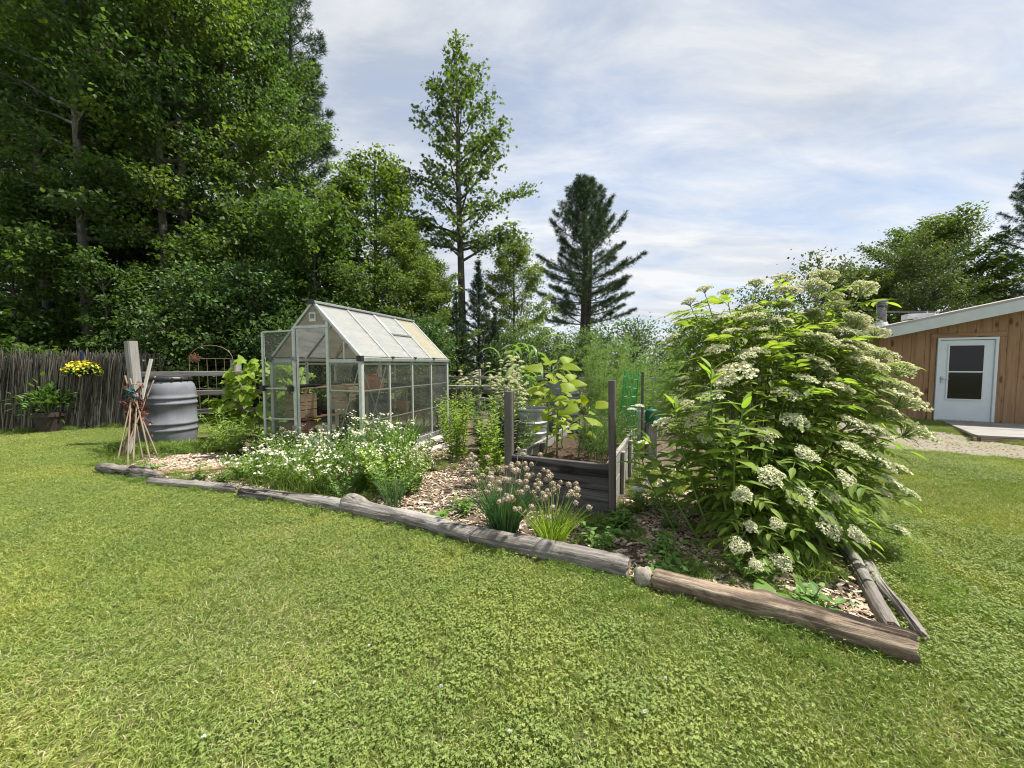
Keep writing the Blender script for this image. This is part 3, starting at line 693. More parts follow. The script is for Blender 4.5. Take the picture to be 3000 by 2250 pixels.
gb('gable_stud', (0, .50, EAVE), (0, .50, roofz(.50)-.02), .02, .02, ALU, GUP)
gb('brace', (.02, HW-.04, EAVE-.08), (.02, D1+.05, .10), .016, .012, up=GUP)
gb('brace', (.02, D1+.10, EAVE+.02), (.02, .46, EAVE+.22), .014, .010, up=GUP)
pane('gable_pane', [g(-.006, D1+.02, EAVE+.01), g(-.006, HW-.04, EAVE+.02), g(-.006, D1+.02, roofz(D1)-.03)], GABP)
pane('gable_pane', [g(-.006, -HW+.04, EAVE+.02), g(-.006, D0-.02, EAVE+.01), g(-.006, D0-.02, roofz(D0)-.03)], GABP)
pane('gable_pane', [g(-.006, D0+.01, DT+.03), g(-.006, D1-.01, DT+.03), g(-.006, .06, RIDGE-.07), g(-.006, -.06, RIDGE-.07)], GABP)
# rear gable
gb('rear_tie', (LEN, -HW, EAVE), (LEN, HW, EAVE), .035, .05)
gb('rear_stud', (LEN, 0, .1), (LEN, 0, RIDGE-.03), .03, .03, ALU, GUP)
gb('rear_stud', (LEN, -.4, .1), (LEN, -.4, roofz(.4)-.03), .02, .03, ALU, GUP)
gb('rear_stud', (LEN, .4, .1), (LEN, .4, roofz(.4)-.03), .02, .03, ALU, GUP)
gb('brace', (LEN-.03, -.36, EAVE+.03), (LEN-.03, -.04, RIDGE-.12), .016, .012, up=GUP)
pane('rear_pane', [g(LEN+.006, -HW+.03, .1), g(LEN+.006, HW-.03, .1), g(LEN+.006, HW-.03, EAVE), g(LEN+.006, -HW+.03, EAVE)], PANE)
pane('rear_pane', [g(LEN+.006, -HW+.04, EAVE+.02), g(LEN+.006, HW-.04, EAVE+.02), g(LEN+.006, 0, RIDGE-.03)], GABP)
# thermometer plate in the gable
th_ = pane('gable_plate', [g(-.016, -.06, DT+.075), g(-.016, .05, DT+.075), g(-.016, .05, DT+.20), g(-.016, -.06, DT+.20)], plain('plate', (.55, .55, .50), .5), th=.008)
pane('plate_face', [g(-.023, -.035, DT+.115), g(-.023, .025, DT+.115), g(-.023, .025, DT+.175), g(-.023, -.035, DT+.175)], plain('plate_dark', (.16, .16, .14), .4), th=.004, parent=th_)
# door leaf folded back against the front
dl = gb('door', (-.05, D0-.005, .10), (-.05, D0-.005, 1.84), .035, .03, ALUP, GUP)
gb('door_stile', (-.075, -.85, .10), (-.075, -.85, 1.80), .035, .03, ALUP, GUP, dl)
for z in (.12, .55, .99, 1.80):
    gb('door_rail', (-.075, -.84, z), (-.052, D0-.02, z+.01), .022, .035 if z in (.12, .99, 1.80) else .02, ALU, GUP, dl)
for z0, z1 in ((.14, .54), (.57, .97), (1.01, 1.78)):
    pane('door_pane', [g(-.07, -.83, z0), g(-.058, D0-.03, z0), g(-.058, D0-.03, z1), g(-.07, -.83, z1)], PANE, dl)
for w_ in (-.85, D0-.03):
    mb = MB(); bbox(mb, g(-.10, w_, .995), (.06, .05, .075), math.atan2(GW[1], GW[0])); mb.build('door_latch', BLACKP, dl)
for z in (.45, 1.42):
    mb = MB(); bbox(mb, g(-.06, D0+.0, z), (.06, .05, .05), math.atan2(GW[1], GW[0])); mb.build('hinge', plain('hinge_grey', (.16, .19, .20), .5), dl)

# shelves and things inside
def shelf(name, w0, w1, z, label, mat):
    r = empty(name, g(LEN/2, (w0+w1)/2, z), label, 'shelf', 'greenhouse shelves'); n = 3
    for k in range(n):
        w_ = w0+(w1-w0)*(k+.5)/n
        board('plank', g(.12, w_, z), g(LEN-.1, w_, z), (w1-w0)/n-.006, .022, mat, r)
    for u in (.2, 1.2, LEN-.2):
        for w_ in (w0+.03, w1-.03): board('leg', g(u, w_, max(0, z-.46)), g(u, w_, z-.011), .035, .035, mat, r, GUP)
    return r
shelf('greenhouse_shelf', -.72, -.36, .98, 'upper wooden shelf holding trays, along the vine side of the greenhouse', TAN_WOOD)
shelf('greenhouse_shelf', -.72, -.32, .52, 'lower wooden shelf along the vine side of the greenhouse', RED_WOOD)
shelf('greenhouse_shelf', .34, .72, .94, 'upper wooden shelf with black trays, along the iris side of the greenhouse', TAN_WOOD)
shelf('greenhouse_shelf', .34, .73, .48, 'lower wooden shelf with red edge, along the iris side of the greenhouse', RED_WOOD)
GRZ = math.atan2(GL[1], GL[0])
TRAYM = plain('tray_plastic', (.035, .04, .042), .5, 0, 30, .3); TRAYG = plain('tray_grey', (.09, .11, .115), .5, 0, 30, .3)
def tray_stack(u, w_, z, n, sx, sy, label, mat, dz=.028):
    r = empty('tray_stack', g(u, w_, z), label, 'trays', 'stacks of seed trays')
    for k in range(n):
        mb = MB(); s_ = .94+.06*(k % 2); bbox(mb, g(u+random.uniform(-.006, .006), w_+random.uniform(-.006, .006), z+dz*(k+.35)), (sx*s_, sy*s_, dz*.62), GRZ)
        bbox(mb, g(u, w_, z+dz*(k+.82)), (sx*1.03, sy*1.03, dz*.22), GRZ); mb.build('tray', mat, r)
    return r
tray_stack(.55, .53, .50, 14, .42, .27, 'tall stack of dark grey trays behind the front side pane', TRAYG)
tray_stack(1.85, .53, .50, 15, .40, .27, 'tall stack of dark trays at the far end of the greenhouse', TRAYG)
tray_stack(1.15, .53, .96, 3, .46, .28, 'low stack of black trays on the upper shelf in the middle panel', TRAYM)
tray_stack(1.75, .53, .96, 2, .40, .26, 'two black trays on the upper shelf at the far end', TRAYM)
tray_stack(.35, -.53, 1.0, 1, .45, .28, 'flat black tray on the upper shelf seen through the door', TRAYM)
tray_stack(.95, -.53, 1.0, 2, .20, .16, 'small grey tray block on the upper shelf seen through the doorway', TRAYG)
tray_stack(.95, -.53, .54, 2, .45, .28, 'dark trays on the lower shelf seen through the doorway', TRAYM)
def pot(name, loc, r, h, mat, label, cat='pot', group=None, rim=True, tilt=None):
    o = empty(name, loc, label, cat, group); mb = MB(); t = .012
    lathe(mb, [(r*.70, 0), (r*.95, h*.80), (r*.95-t, h*.80), (r*.70-t, .02), (.001, .02)], 22); b = mb.build('body', mat, o, Matrix.Translation(loc) @ (tilt or Matrix()), smooth=False)
    if rim:
        mb = MB(); lathe(mb, [(r*.95, h*.78), (r*1.03, h*.78), (r*1.03, h), (r*.93, h), (r*.93, h*.80)], 22); mb.build('rim', mat, o, Matrix.Translation(loc) @ (tilt or Matrix()))
    return o
TERRA = plain('terracotta', (.42, .17, .085), .85, 0, 12, .2)
pot('clay_pot', g(1.32, .55, .50), .11, .22, TERRA, 'upright terracotta pot on the lower greenhouse shelf', group='terracotta pots')
pot('clay_pot', g(1.08, .50, .58), .10, .20, TERRA, 'terracotta pot lying on its side on the lower greenhouse shelf', group='terracotta pots', tilt=Matrix.Rotation(R(80), 4, 'X'))
pot('clay_trough', g(.50, .52, .96), .16, .19, TERRA, 'wide terracotta pot on the upper greenhouse shelf behind the brace', group='terracotta pots')
pot('bucket', g(.45, .10, 1.10), .13, .26, panemat('clear_bucket', (.8, .82, .8), .5, .2, .45, (.55, .57, .55)), 'clear plastic bucket with a white label inside the greenhouse front', 'bucket')
for k, (u_, w_, z_, r_, h_, mt_, lb_) in enumerate(((.85, .45, .96, .06, .11, TERRA, 'small terracotta pot on the upper shelf behind the second side pane'), (1.0, .60, .50, .07, .13, BLACKP, 'small black pot on the lower shelf beside the clay pots'), (1.5, .60, .50, .065, .12, BLACKP, 'small black pot between clay pot and far trays'),
        (1.45, .52, .96, .055, .10, BLACKP, 'small black pot on the upper shelf in the third pane'), (2.15, .55, .50, .09, .20, TRAYG, 'grey pot at the far lower end of the greenhouse'), (2.2, .52, .96, .07, .13, BLACKP, 'black pot at the far upper end of the greenhouse'), (1.5, -.5, 1.0, .08, .15, BLACKP, 'black pot on the vine-side upper shelf'), (1.9, -.5, 1.0, .08, .16, TERRA, 'terracotta pot on the vine-side upper shelf'), (.55, -.5, .54, .07, .12, BLACKP, 'black pot on the vine-side lower shelf'))):
    pot('small_pot', g(u_, w_, z_), r_, h_, mt_, lb_, group='pots on the greenhouse shelves')
CARD = woodmat('crate_wood', [(.28, .21, .14), (.40, .32, .22), (.50, .41, .30), (.33, .26, .18)], 1.2, crack=.2, bumpd=.002)
def crate(name, c, s, label, mat, cat='box', slats=4):
    o = empty(name, (c[0], c[1], c[2]-s[2]/2), label, cat)
    ca, sa = math.cos(GRZ), math.sin(GRZ); ex = Vector((ca, sa, 0)); ey = Vector((-sa, ca, 0)); C = Vector(c)
    for k in range(slats):
        z = -s[2]/2+s[2]*(k+.5)/slats; Z = Vector((0, 0, z)); h = s[2]/slats-.008
        for sg in (-1, 1):
            board('slat', C-ex*s[0]/2+ey*sg*s[1]/2+Z, C+ex*s[0]/2+ey*sg*s[1]/2+Z, .012, h, mat, o)
            board('slat', C-ey*(s[1]/2-.008)+ex*sg*(s[0]/2-.004)+Z, C+ey*(s[1]/2-.008)+ex*sg*(s[0]/2-.004)+Z, .012, h, mat, o)
    board('bottom', C-ex*s[0]/2-Vector((0, 0, s[2]/2-.006)), C+ex*s[0]/2-Vector((0, 0, s[2]/2-.006)), s[1]-.02, .01, mat, o)
    return o
crate('wooden_box', g(.55, .02, .83), (.28, .26, .34), 'tall pale wooden box standing upright inside the greenhouse', CARD, slats=2)
crate('wooden_box', g(.42, .22, .62), (.26, .30, .36), 'tan wooden box leaning before the tall pale box', CARD, slats=1)
crate('wooden_box', g(.25, -.52, .72), (.30, .28, .36), 'brown wooden box on the lower shelf behind the open door', TAN_WOOD, slats=3)
crate('wooden_box', g(.2, -.50, .26), (.34, .30, .46), 'dark brown wooden bin on the floor behind the open door', RED_WOOD, slats=2)
# black milk crate: lattice
mc = empty('milk_crate', g(.22, .50, .36), 'black plastic lattice milk crate inside the greenhouse front corner', 'crate')
for sg in (-1, 1):
    for k in range(7):
        t = -.15+.05*k
        for (a, b) in (((.22+t, .50+sg*.16, .36), (.22+t, .50+sg*.16, .64)), ((.22+sg*.16, .50+t, .36), (.22+sg*.16, .50+t, .64))):
            board('lattice_bar', g(*a), g(*b), .014, .01, BLACKP, mc, GUP)
    for k in range(6):
        z = .365+.053*k
        board('lattice_bar', g(.06, .50+sg*.161, z), g(.38, .50+sg*.161, z), .010, .014, BLACKP, mc)
        board('lattice_bar', g(.22+sg*.161, .34, z), g(.22+sg*.161, .66, z), .010, .014, BLACKP, mc)
pot('blue_tub', g(.18, .42, .12), .12, .16, plain('blue_plastic', (.03, .08, .42), .4), 'blue plastic tub low behind the greenhouse front pane', 'tub')
pot('white_tub', g(.05, -.10, .30), .15, .24, plain('white_plastic', (.72, .74, .70), .45, 0, 20, .1), 'upturned white plastic tub at the greenhouse doorway', 'tub', tilt=Matrix.Rotation(R(180), 4, 'X'))
pot('black_pot', g(-.35, -.62, .0), .13, .22, BLACKP, 'black nursery pot behind the white flowers, farther from the door', 'pot', 'black nursery pots')
pot('black_pot', g(-.50, -.22, .0), .15, .24, BLACKP, 'black nursery pot behind the white flowers, nearer the door', 'pot', 'black nursery pots')
pot('pale_planter', g(.9, .35, .02), .16, .34, PALE_WOOD, 'pale planter on the greenhouse floor behind the white flowers', 'pot')
for k in range(2):
    tag(board('paving_plank', g(.4+1.1*k, HW+.22, .035), g(1.45+1.1*k, HW+.22, .035), .16, .045, PALE_WOOD),
        ['pale plank laid beside the greenhouse base, nearer half', 'pale plank laid beside the greenhouse base, farther half'][k], 'plank', 'planks beside the greenhouse')
tag(board('paving_plank', (-1.30, 5.75, .03), (-.95, 6.45, .03), .16, .03, PALE_WOOD), 'short pale plank lying in the mulch path', 'plank', 'planks beside the greenhouse')

# ---------------------------------------------------------------- fence with barrel
fe = empty('post_and_rail_fence', (-6.2, 6.5, 0), 'weathered grey post and rail fence behind the rain barrel', 'fence')
def post(name, x, y, h, s, mat, parent, lean=(0, 0), rz=.0):
    return board(name, (x, y, -.05), (x+lean[0], y+lean[1], h), s, s, mat, parent, (math.sin(rz), math.cos(rz), 0))
post('post', -6.22, 6.42, 1.72, .135, GREY_WOOD, fe, (-.10, 0), .35)
post('post', -5.02, 7.02, 1.42, .13, GREY_WOOD, fe, (0, 0), .35)
FY = lambda x: 6.58+(x+6.26)*.30
for z, x1 in ((1.165, -3.95), (.83, -3.95), (.50, -4.1)):
    board('rail', (-6.32, FY(-6.32)-.02, z), (x1, FY(x1)-.02, z+.015), .045, .085, GREY_WOOD, fe)
# rain barrel, grey
BARREL = plain('barrel_grey', (.16, .168, .19), .62, 0, 5, .22, .3)
def rain_barrel(x, y, z0, rz, label, s=1.0, mat=BARREL):
    r = empty('rain_barrel', (x, y, z0), label, 'barrel', 'grey rain barrels', rz); M = r.matrix_basis @ Matrix.Diagonal((s, s, s, 1))
    p = [(.001, 0), (.245, 0), (.268, .03), (.288, .10), (.300, .19)]
    for zc in (.245, .335, .62, .70):
        p += [(.302, zc-.022), (.312, zc-.014), (.314, zc), (.312, zc+.014), (.302, zc+.022)]
    p += [(.302, .76), (.296, .83), (.280, .89), (.252, .925), (.243, .935)]
    mb = MB(); lathe(mb, p, 48); b = mb.build('body', mat, r, M, smooth=True)
    mb = MB(); lathe(mb, [(.243, .925), (.243, .945), (.258, .945), (.258, .985), (.250, .995), (.243, 1.0), (.20, .992), (.001, .99)], 40); l = mb.build('lid', BLACKP, r, M)
    mb = MB(); lathe(mb, [(.262, .948), (.266, .955), (.266, .972), (.262, .98)], 40)
    for k in range(16):
        a = k*math.pi/8; bbox(mb, (.264*math.cos(a), .264*math.sin(a), .965), (.016, .014, .045), a)
    mb.build('lid_band', BLACKP, l, M)
    # handle recess: flush patch on the wall, its shade painted as darker grey
    DARKB = plain('barrel_recess_shade', (.12, .125, .145), .6)
    for a0 in (R(205), R(25)):
        mb = MB(); N = 8
        for k in range(N):
            t0, t1 = k/N, (k+1)/N
            a_ = a0+(t0-.5)*.42; b_ = a0+(t1-.5)*.42
            def zlow(t): return .80-.085*math.sin(math.pi*min(1, t*1.0))
            rr_ = lambda z: .3035 if z < .78 else .299-.19*(z-.80)
            v_ = [[rr_(zlow(t0))*math.cos(a_), rr_(zlow(t0))*math.sin(a_), zlow(t0)], [rr_(zlow(t1))*math.cos(b_), rr_(zlow(t1))*math.sin(b_), zlow(t1)],
                  [.292*math.cos(b_), .292*math.sin(b_), .845], [.292*math.cos(a_), .292*math.sin(a_), .845]]
            mb.add(v_, [np.array([[0, 1, 2, 3]])])
        mb.build('handle_recess_shade', DARKB, b, M)
    # spigot
    mb = MB(); a = R(-68); c = A3(math.cos(a), math.sin(a), 0)
    tube(mb, [c*.28+A3(0, 0, .075), c*.36+A3(0, 0, .075), c*.375+A3(0, 0, .045)], [.016, .016, .013], 8); bbox(mb, c*.335+A3(0, 0, .10), (.05, .012, .012), a)
    mb.build('spigot', BLACKP, r, M)
    return r
rain_barrel(-5.57, 6.26, .02, R(5), 'grey plastic rain barrel with black lid beside the bamboo stakes', 1.12)
mb = MB(); tube(mb, [(-6.1, 6.2, 1.02), (-5.9, 6.25, 1.03), (-5.72, 6.3, .985), (-5.66, 6.33, .93)], .010, 6)
tag(mb.build('hose', plain('hose_grey', (.30, .31, .30), .5)), 'short pale hose from the fence post to the rain barrel top', 'hose')
# bamboo stakes leaning in a bundle
JOIN = A3(-5.67, 5.72, .80)
st = [(-5.19, 5.10, .0, -5.62, 5.90, 1.10), (-5.55, 5.55, 0, -5.58, 5.92, 1.0), (-4.85, 4.93, 0, -5.72, 5.92, 1.0), (-4.92, 5.08, 0, -5.66, 5.94, 1.06),
      (-5.02, 5.32, 0, -5.86, 5.95, 1.16), (-4.82, 5.20, 0, -5.72, 5.90, 1.12), (-4.92, 5.42, 0, -5.76, 5.92, .98), (-5.45, 5.42, 0, -5.58, 5.98, 1.04),
      (-5.46, 5.55, 0, -5.50, 6.02, 1.42), (-5.30, 5.30, 0, -5.44, 6.0, 1.15)]
lab = ['shortest-footed stake nearest the fence post', 'stake leaning straight up in the front of the bundle', 'upright stake in the middle of the bundle', 'stake right of the upright one in the bundle',
       'long stake splayed far toward the flowers, crossing the whole bundle', 'stake splayed toward the flowers behind the longest one', 'stake whose foot stands nearest the barrel spigot', 'stake half hidden behind the bundle by the post',
       'flat pale lath rising highest, past the barrel lid', 'thin stake beside the tall pale lath']
for k, (x0, y0, z0, x1, y1, z1) in enumerate(st):
    x0 -= .12; x1 -= .12
    if k == 8: o = board('garden_stake', (x0, y0, z0), (x1, y1, z1), .045, .018, PALE_WOOD, None)
    else:
        mb = MB(); L = math.dist((x0, y0, z0), (x1, y1, z1)); ts = np.linspace(-.5, .5, 11)
        tube(mb, np.c_[ts*L, .01*np.sin(ts*3+k), 0*ts], np.where(np.arange(11) % 3 == 1, .0115, .0095), 7)
        o = mb.build('garden_stake', BAMBOO, None, axis_matrix((x0, y0, z0), (x1, y1, z1)), smooth=True)
    tag(o, 'bamboo ' + lab[k] if k != 8 else lab[k], 'stake', 'stakes leaning by the barrel')
mb = MB(); n = 90; pts = JOIN + rng.normal(0, 1, (n, 3))*A3(.07, .06, .16) + A3(.08, -.02, -.18); mb.scatter(KITE, pts, frames(rdir(n), rdir(n), rng.uniform(.04, .08, n)), rng.random(n))
for k in range(14):
    q = JOIN+A3(.08, 0, -.18)+rng.normal(0, 1, (6, 3))*A3(.08, .05, .15); tube(mb, q, .006, 5)
tag(mb.build('dried_vine', leafmat('dry_red', [(.07, .02, .015), (.13, .035, .025), (.20, .07, .045)], .1)), 'dark red dried vine tangled round the bamboo stakes', 'vine')
mb = MB()
for k in range(5):
    q = JOIN+A3(.02, 0, .12)+rng.normal(0, 1, (5, 3))*A3(.05, .04, .06); tube(mb, q, .011, 5)
tag(mb.build('twine', plain('teal_cloth', (.02, .10, .11), .8, 0, 30, .5)), 'teal twine tied round the tops of the stakes', 'twine')
# arched wire trellis behind the rail
tr = empty('wire_trellis', (-5.45, 6.75, .2), 'thin rusty arched wire trellis with a metal butterfly behind the rail', 'trellis')
RUST = plain('rusty_wire', (.22, .16, .11), .7, .3, 30, .3)
def tp(x, z): return (x, FY(x)+.18, z)
x0, x1 = -5.77, -5.13
a = np.linspace(np.pi, 0, 15); arch = [tp((x0+x1)/2+math.cos(t)*(x1-x0)/2, 1.42+math.sin(t)*.26) for t in a]
mb = MB(); tube(mb, [tp(x0, .3)]+arch+[tp(x1, .3)], .006, 6); mb.build('hoop', RUST, tr)
for x in np.linspace(x0, x1, 6)[1:-1]: mb = MB(); tube(mb, [tp(x, .3), tp(x, 1.44)], .0045, 5); mb.build('upright_wire', RUST, tr)
for z in (1.44, .9): mb = MB(); tube(mb, [tp(x0-.02, z), tp(x1, z)], .0045, 5); mb.build('cross_wire', RUST, tr)
mb = MB()
for k in range(9):
    an = R(-70+k*40); q = [tp(x0+.08+math.cos(an+t)*.09*math.sin(math.pi*s_), 1.45+math.sin(an+t)*.09*math.sin(math.pi*s_)) for s_, t in zip(np.linspace(0, 1, 7), np.linspace(-.35, .35, 7))]; tube(mb, q, .005, 5)
mb.build('butterfly', plain('rust_red', (.26, .11, .06), .7, .2), tr)

# reed screen, potted shrub, flower stand
REEDP = [(-10.6, 7.15), (-9.3, 7.72), (-8.75, 8.05), (-8.35, 8.35), (-8.0, 8.62)]
def reed_at(t):
    q = catmull(REEDP, 60); i = np.clip(t*59, 0, 58.999); k = i.astype(int); f = (i-k)[:, None]; return q[k]*(1-f)+q[k+1]*f
rf = empty('reed_screen', (-9.2, 7.8, 0), 'dark weathered reed screen fence under the trees', 'fence')
REED = leafmat('reed', [(.05, .045, .038), (.13, .118, .10), (.33, .30, .26)], 0, rough=.9, spec=.1, vary=.4, nscale=2)
n = 2600; t = rng.random(n); b = reed_at(t); hgt = rng.normal(1.49, .07, n)-np.where(rng.random(n) < .06, rng.uniform(.1, .5, n), 0)
d = nrm(np.c_[rng.normal(.10, .075, n), rng.normal(0, .04, n), np.ones(n)])
mb = MB(); x = np.tile(A3(.8, .6, 0), (n, 1)); b3 = np.c_[b+rng.normal(0, .018, (n, 2)), np.zeros(n)]
tri = (np.array([[math.cos(a), 0, math.sin(a)] for a in (0, 2.1, 4.2)]+[[math.cos(a)*.6, 1, math.sin(a)*.6] for a in (0, 2.1, 4.2)]), [np.array([[0, 1, 4, 3], [1, 2, 5, 4], [2, 0, 3, 5]])])
mb.scatter(tri, b3, frames(d, np.tile(A3(0, -1, 0), (n, 1)), np.c_[np.full(n, .0085), hgt, np.full(n, .0085)]), rng.random(n))
tag(mb.build('reeds', REED, rf), kind='stuff')
for z in (.35, .95, 1.32):
    mb = MB(); q = reed_at(np.linspace(0, 1, 30)); tube(mb, np.c_[q[:, 0]+.02, q[:, 1]-.04, np.full(30, z)], .006, 5); mb.build('binding_wire', RUST, rf)
pp = pot('planter', (-9.12, 7.55, 0), .22, .40, plain('brown_pot', (.045, .032, .028), .6), 'dark brown planter with a leafy plant before the reed screen', 'plant pot')
mb = MB(); n = 300; c = A3(-9.12, 7.55, .62)+rng.normal(0, 1, (n, 3))*A3(.16, .16, .12)
mb.scatter(LANCEW, c, frames(nrm((c-A3(-9.12, 7.55, .4)))+rdir(n)*.5, rdir(n)*.6+A3(0, 0, 1), rng.uniform(.08, .15, n)), rng.random(n)); mb.build('foliage', LEAF_DARKH, pp)
mb = MB()
for k in range(9): tube(mb, curve3((-9.12, 7.55, .33), nrm(A3(*rng.normal(0, .4, 2), 1)), .35, (0, 0, 0), 4), .006, 4)
mb.build('stem', STEM_GREEN, pp)
fs = empty('flower_stand', (-8.72, 7.85, 0), 'black pole stand carrying a bowl of small yellow flowers', 'flower stand')
mb = MB(); tube(mb, [(-8.72, 7.85, 0), (-8.72, 7.85, 1.62)], .013, 8)
for k in range(3): tube(mb, [(-8.72, 7.85, .12), (-8.72+.16*math.cos(k*2.1), 7.85+.16*math.sin(k*2.1), 0)], .009, 6)
mb.build('pole', BLACKP, fs)
mb = MB(); lathe(mb, [(.05, 1.12), (.17, 1.17), (.22, 1.25), (.20, 1.25), (.001, 1.2)], 20, c=(-8.72, 7.85, 0)); mb.build('bowl', BLACKP, fs)
mb = MB(); tube(mb, [(-8.72, 7.85, 1.42), (-8.72, 7.85, 1.58)], [.03, .036], 8); mb.build('finial', plain('navy', (.015, .025, .08), .5), fs)
mb = MB(); n = 330; th = rng.uniform(0, 6.28, n); rr_ = np.sqrt(rng.random(n))*.31; c = np.c_[-8.72+rr_*np.cos(th), 7.85+rr_*np.sin(th), 1.24+.13*(1-(rr_/.31)**2)+rng.normal(0, .02, n)-np.where(rr_ > .25, rng.uniform(0, .10, n), 0)]
mb.scatter(KITE, c-A3(0, 0, .03), frames(rdir(n), rdir(n)+A3(0, 0, 1), .055), rng.random(n)); mb.build('foliage', LEAF_HERB, fs)
DISC = (np.array([[math.cos(k*1.0472), math.sin(k*1.0472), .1] for k in range(6)]+[[0, 0, -.1]]), [np.array([[k, (k+1) % 6, 6] for k in range(6)])])
k_ = rng.random(n) < .55; c2 = c[k_]+A3(0, 0, .012); mb = MB(); mb.scatter(DISC, c2, frames(rdir(len(c2)), nrm(c2-A3(-8.72, 7.85, .9))+rdir(len(c2))*.4, .024), rng.random(len(c2))); mb.build('blossoms', YELLOW_PETAL, fs)

# ---------------------------------------------------------------- raised bed
BO = A3(0, 3.67); BU = A3(.8535, 1*.0)  # placeholder replaced below
bx_ = nrm(A3(.84, -.37)); by_ = nrm(A3(.40, .917)); by_ = A3(-bx_[1], bx_[0])
BWID, BLEN, BH = .92, 1.97, .47
def b_(x, y, z): p = BO+bx_*x+by_*y; return Vector((p[0], p[1], z))
bed = empty('raised_bed', b_(BWID/2, BLEN/2, 0), 'raised garden bed of dark weathered planks with tall corner posts', 'planter')
BXV = Vector((bx_[0], bx_[1], 0)); BYV = Vector((by_[0], by_[1], 0))
for k, (z, h) in enumerate(((.355, .232), (.117, .232))):
    board('front_board', b_(.0, .022, z), b_(BWID, .022, z), .040, h, BED_WOOD, bed)
    board('rear_board', b_(.0, BLEN-.022, z), b_(BWID, BLEN-.022, z), .040, h, BED_WOOD, bed)
    board('side_board', b_(.02, .045, z), b_(.02, BLEN-.045, z), .040, h, GREY_WOOD, bed)
    board('side_board', b_(BWID-.02, .045, z), b_(BWID-.02, BLEN-.045, z), .040, h, GREY_WOOD, bed)
board('corner_post', b_(-.040, .03, 0), b_(-.043, .03, 1.08), .078, .078, DARK_WOOD, bed, BYV)
board('corner_post', b_(BWID+.030, .02, 0), b_(BWID+.012, .02, 1.205), .055, .075, DARK_WOOD, bed, BYV)
for y in (.72, 1.35):
    board('batten', b_(.062, y, .0), b_(.062, y, .46), .035, .09, DARK_WOOD, bed, BYV)
    board('batten', b_(BWID+.022, y, 0), b_(BWID+.022, y, .44), .035, .08, GREY_WOOD, bed, BYV)
for x, y in ((.09, .09), (BWID-.09, BLEN-.09), (.09, BLEN-.09)): board('inner_post', b_(x, y, .0), b_(x, y, .455), .08, .08, DARK_WOOD, bed, BYV)
mb = MB(); gx_, gy_ = np.meshgrid(np.linspace(.045, BWID-.045, 22), np.linspace(.05, BLEN-.05, 40), indexing='ij')
zz_ = .37+.012*np.sin(gx_*23)*np.sin(gy_*17)+rng.normal(0, .007, gx_.shape)
pp_ = BO[None, None]+gx_[..., None]*bx_+gy_[..., None]*by_
V = np.concatenate([pp_, zz_[..., None]], -1).reshape(-1, 3); i = np.arange(21)[:, None]*40; j = np.arange(39)[None]
mb.add(V, [np.stack([i+j, i+40+j, i+41+j, i+j+1], -1).reshape(-1, 4)])
m = NM('dark_soil'); co = m.n('TexCoord').outputs['Object']; nz_ = m.noise(co, 60, 6, .7)
SOILD = m.done(m.pbr(m.ramp(nz_, [(.3, (.03, .02, .014)), (.55, (.085, .058, .042)), (.75, (.18, .135, .10))]), .95, m.bump(nz_, .8, .02), spec=.1))
mb.build('soil', SOILD, bed)

# ---------------------------------------------------------------- cabin
CO = A3(8.85, 9.30); CE = A3(.9, -.436); CN = A3(-.436, -.9)     # wall foot corner, along the wall, outward
CE /= np.linalg.norm(CE); CN /= np.linalg.norm(CN)
def cw(t, o, z): p = CO+CE*t+CN*o; return Vector((p[0], p[1], z))
CEV = Vector((CE[0], CE[1], 0)); CNV = Vector((CN[0], CN[1], 0))
cab = empty('cabin', cw(2, -2, 0), 'wooden board-sided cabin with pale fascia and white storm door', 'cabin')
def rz_(t): return 2.136+.237*(t+.41)
DL, DR, DTOP = .966, 1.928, 1.93
t = 0.0; k = 0; rs = random.Random(4)
WALLB = [SIDING]
while t < 4.6:
    wd = rs.choice((.15, .18, .21, .24)); t1 = t+wd
    mid = (t+t1)/2; zt = rz_(mid)-.10
    z0 = .03
    if DL < t1 and t < DR:
        if t < DL-.02 : t1 = DL; wd = t1-t
        elif t1 > DR+.02 and t < DR-.02: t1 = DR; wd = t1-t
        if t >= DL-.021 and t1 <= DR+.021: z0 = DTOP
        mid = (t+t1)/2; zt = rz_(mid)-.10
    if wd > .02 and zt > z0+.02: board('siding_board', cw(mid, .012, z0), cw(mid, .012, zt), wd-.003, .024, SIDING, cab, CNV, .003)
    t = t1
# return wall, fresher boards
s_ = 0.0
while s_ < 4.0:
    wd = rs.choice((.22, .28, .34)); mid = s_+wd/2
    board('siding_board', cw(-.012, -mid, .03), cw(-.012, -mid, 2.14), .024, wd-.006, SIDING_NEW, cab, CNV, .003); s_ += wd
board('corner_trim', cw(-.01, .03, .03), cw(-.01, .03, 2.08), .07, .03, SIDING, cab, CNV)
board('head_trim', cw(DL-.10, .035, DTOP+.05), cw(DR+.12, .035, DTOP+.05), .03, .10, SIDING, cab)
for tt_ in (DL-.055, DR+.055): board('door_trim', cw(tt_, .035, .04), cw(tt_, .035, DTOP), .09, .03, SIDING, cab, CNV)
m = NM('shadow_void'); 
mb = MB(); V = [cw(0.05, -.03, 0.0), cw(4.6, -.03, 0), cw(4.6, -.03, 3.1), cw(.05, -.03, 2.2)]
mb.add(np.array(V), [np.array([[0, 1, 2, 3]])]); mb.build('wall_sheathing', plain('tar_paper', (.03, .028, .026), .9), cab)
mb = MB(); bbox(mb, cw(.45, .055, .78), (.11, .06, .075), math.atan2(CE[1], CE[0])); mb.build('outlet_box', plain('outlet_grey', (.20, .19, .19), .6), cab)
# foundation strip
board('sill', cw(-.02, -.01, .03), cw(4.6, -.01, .03), .05, .06, DARK_WOOD, cab)
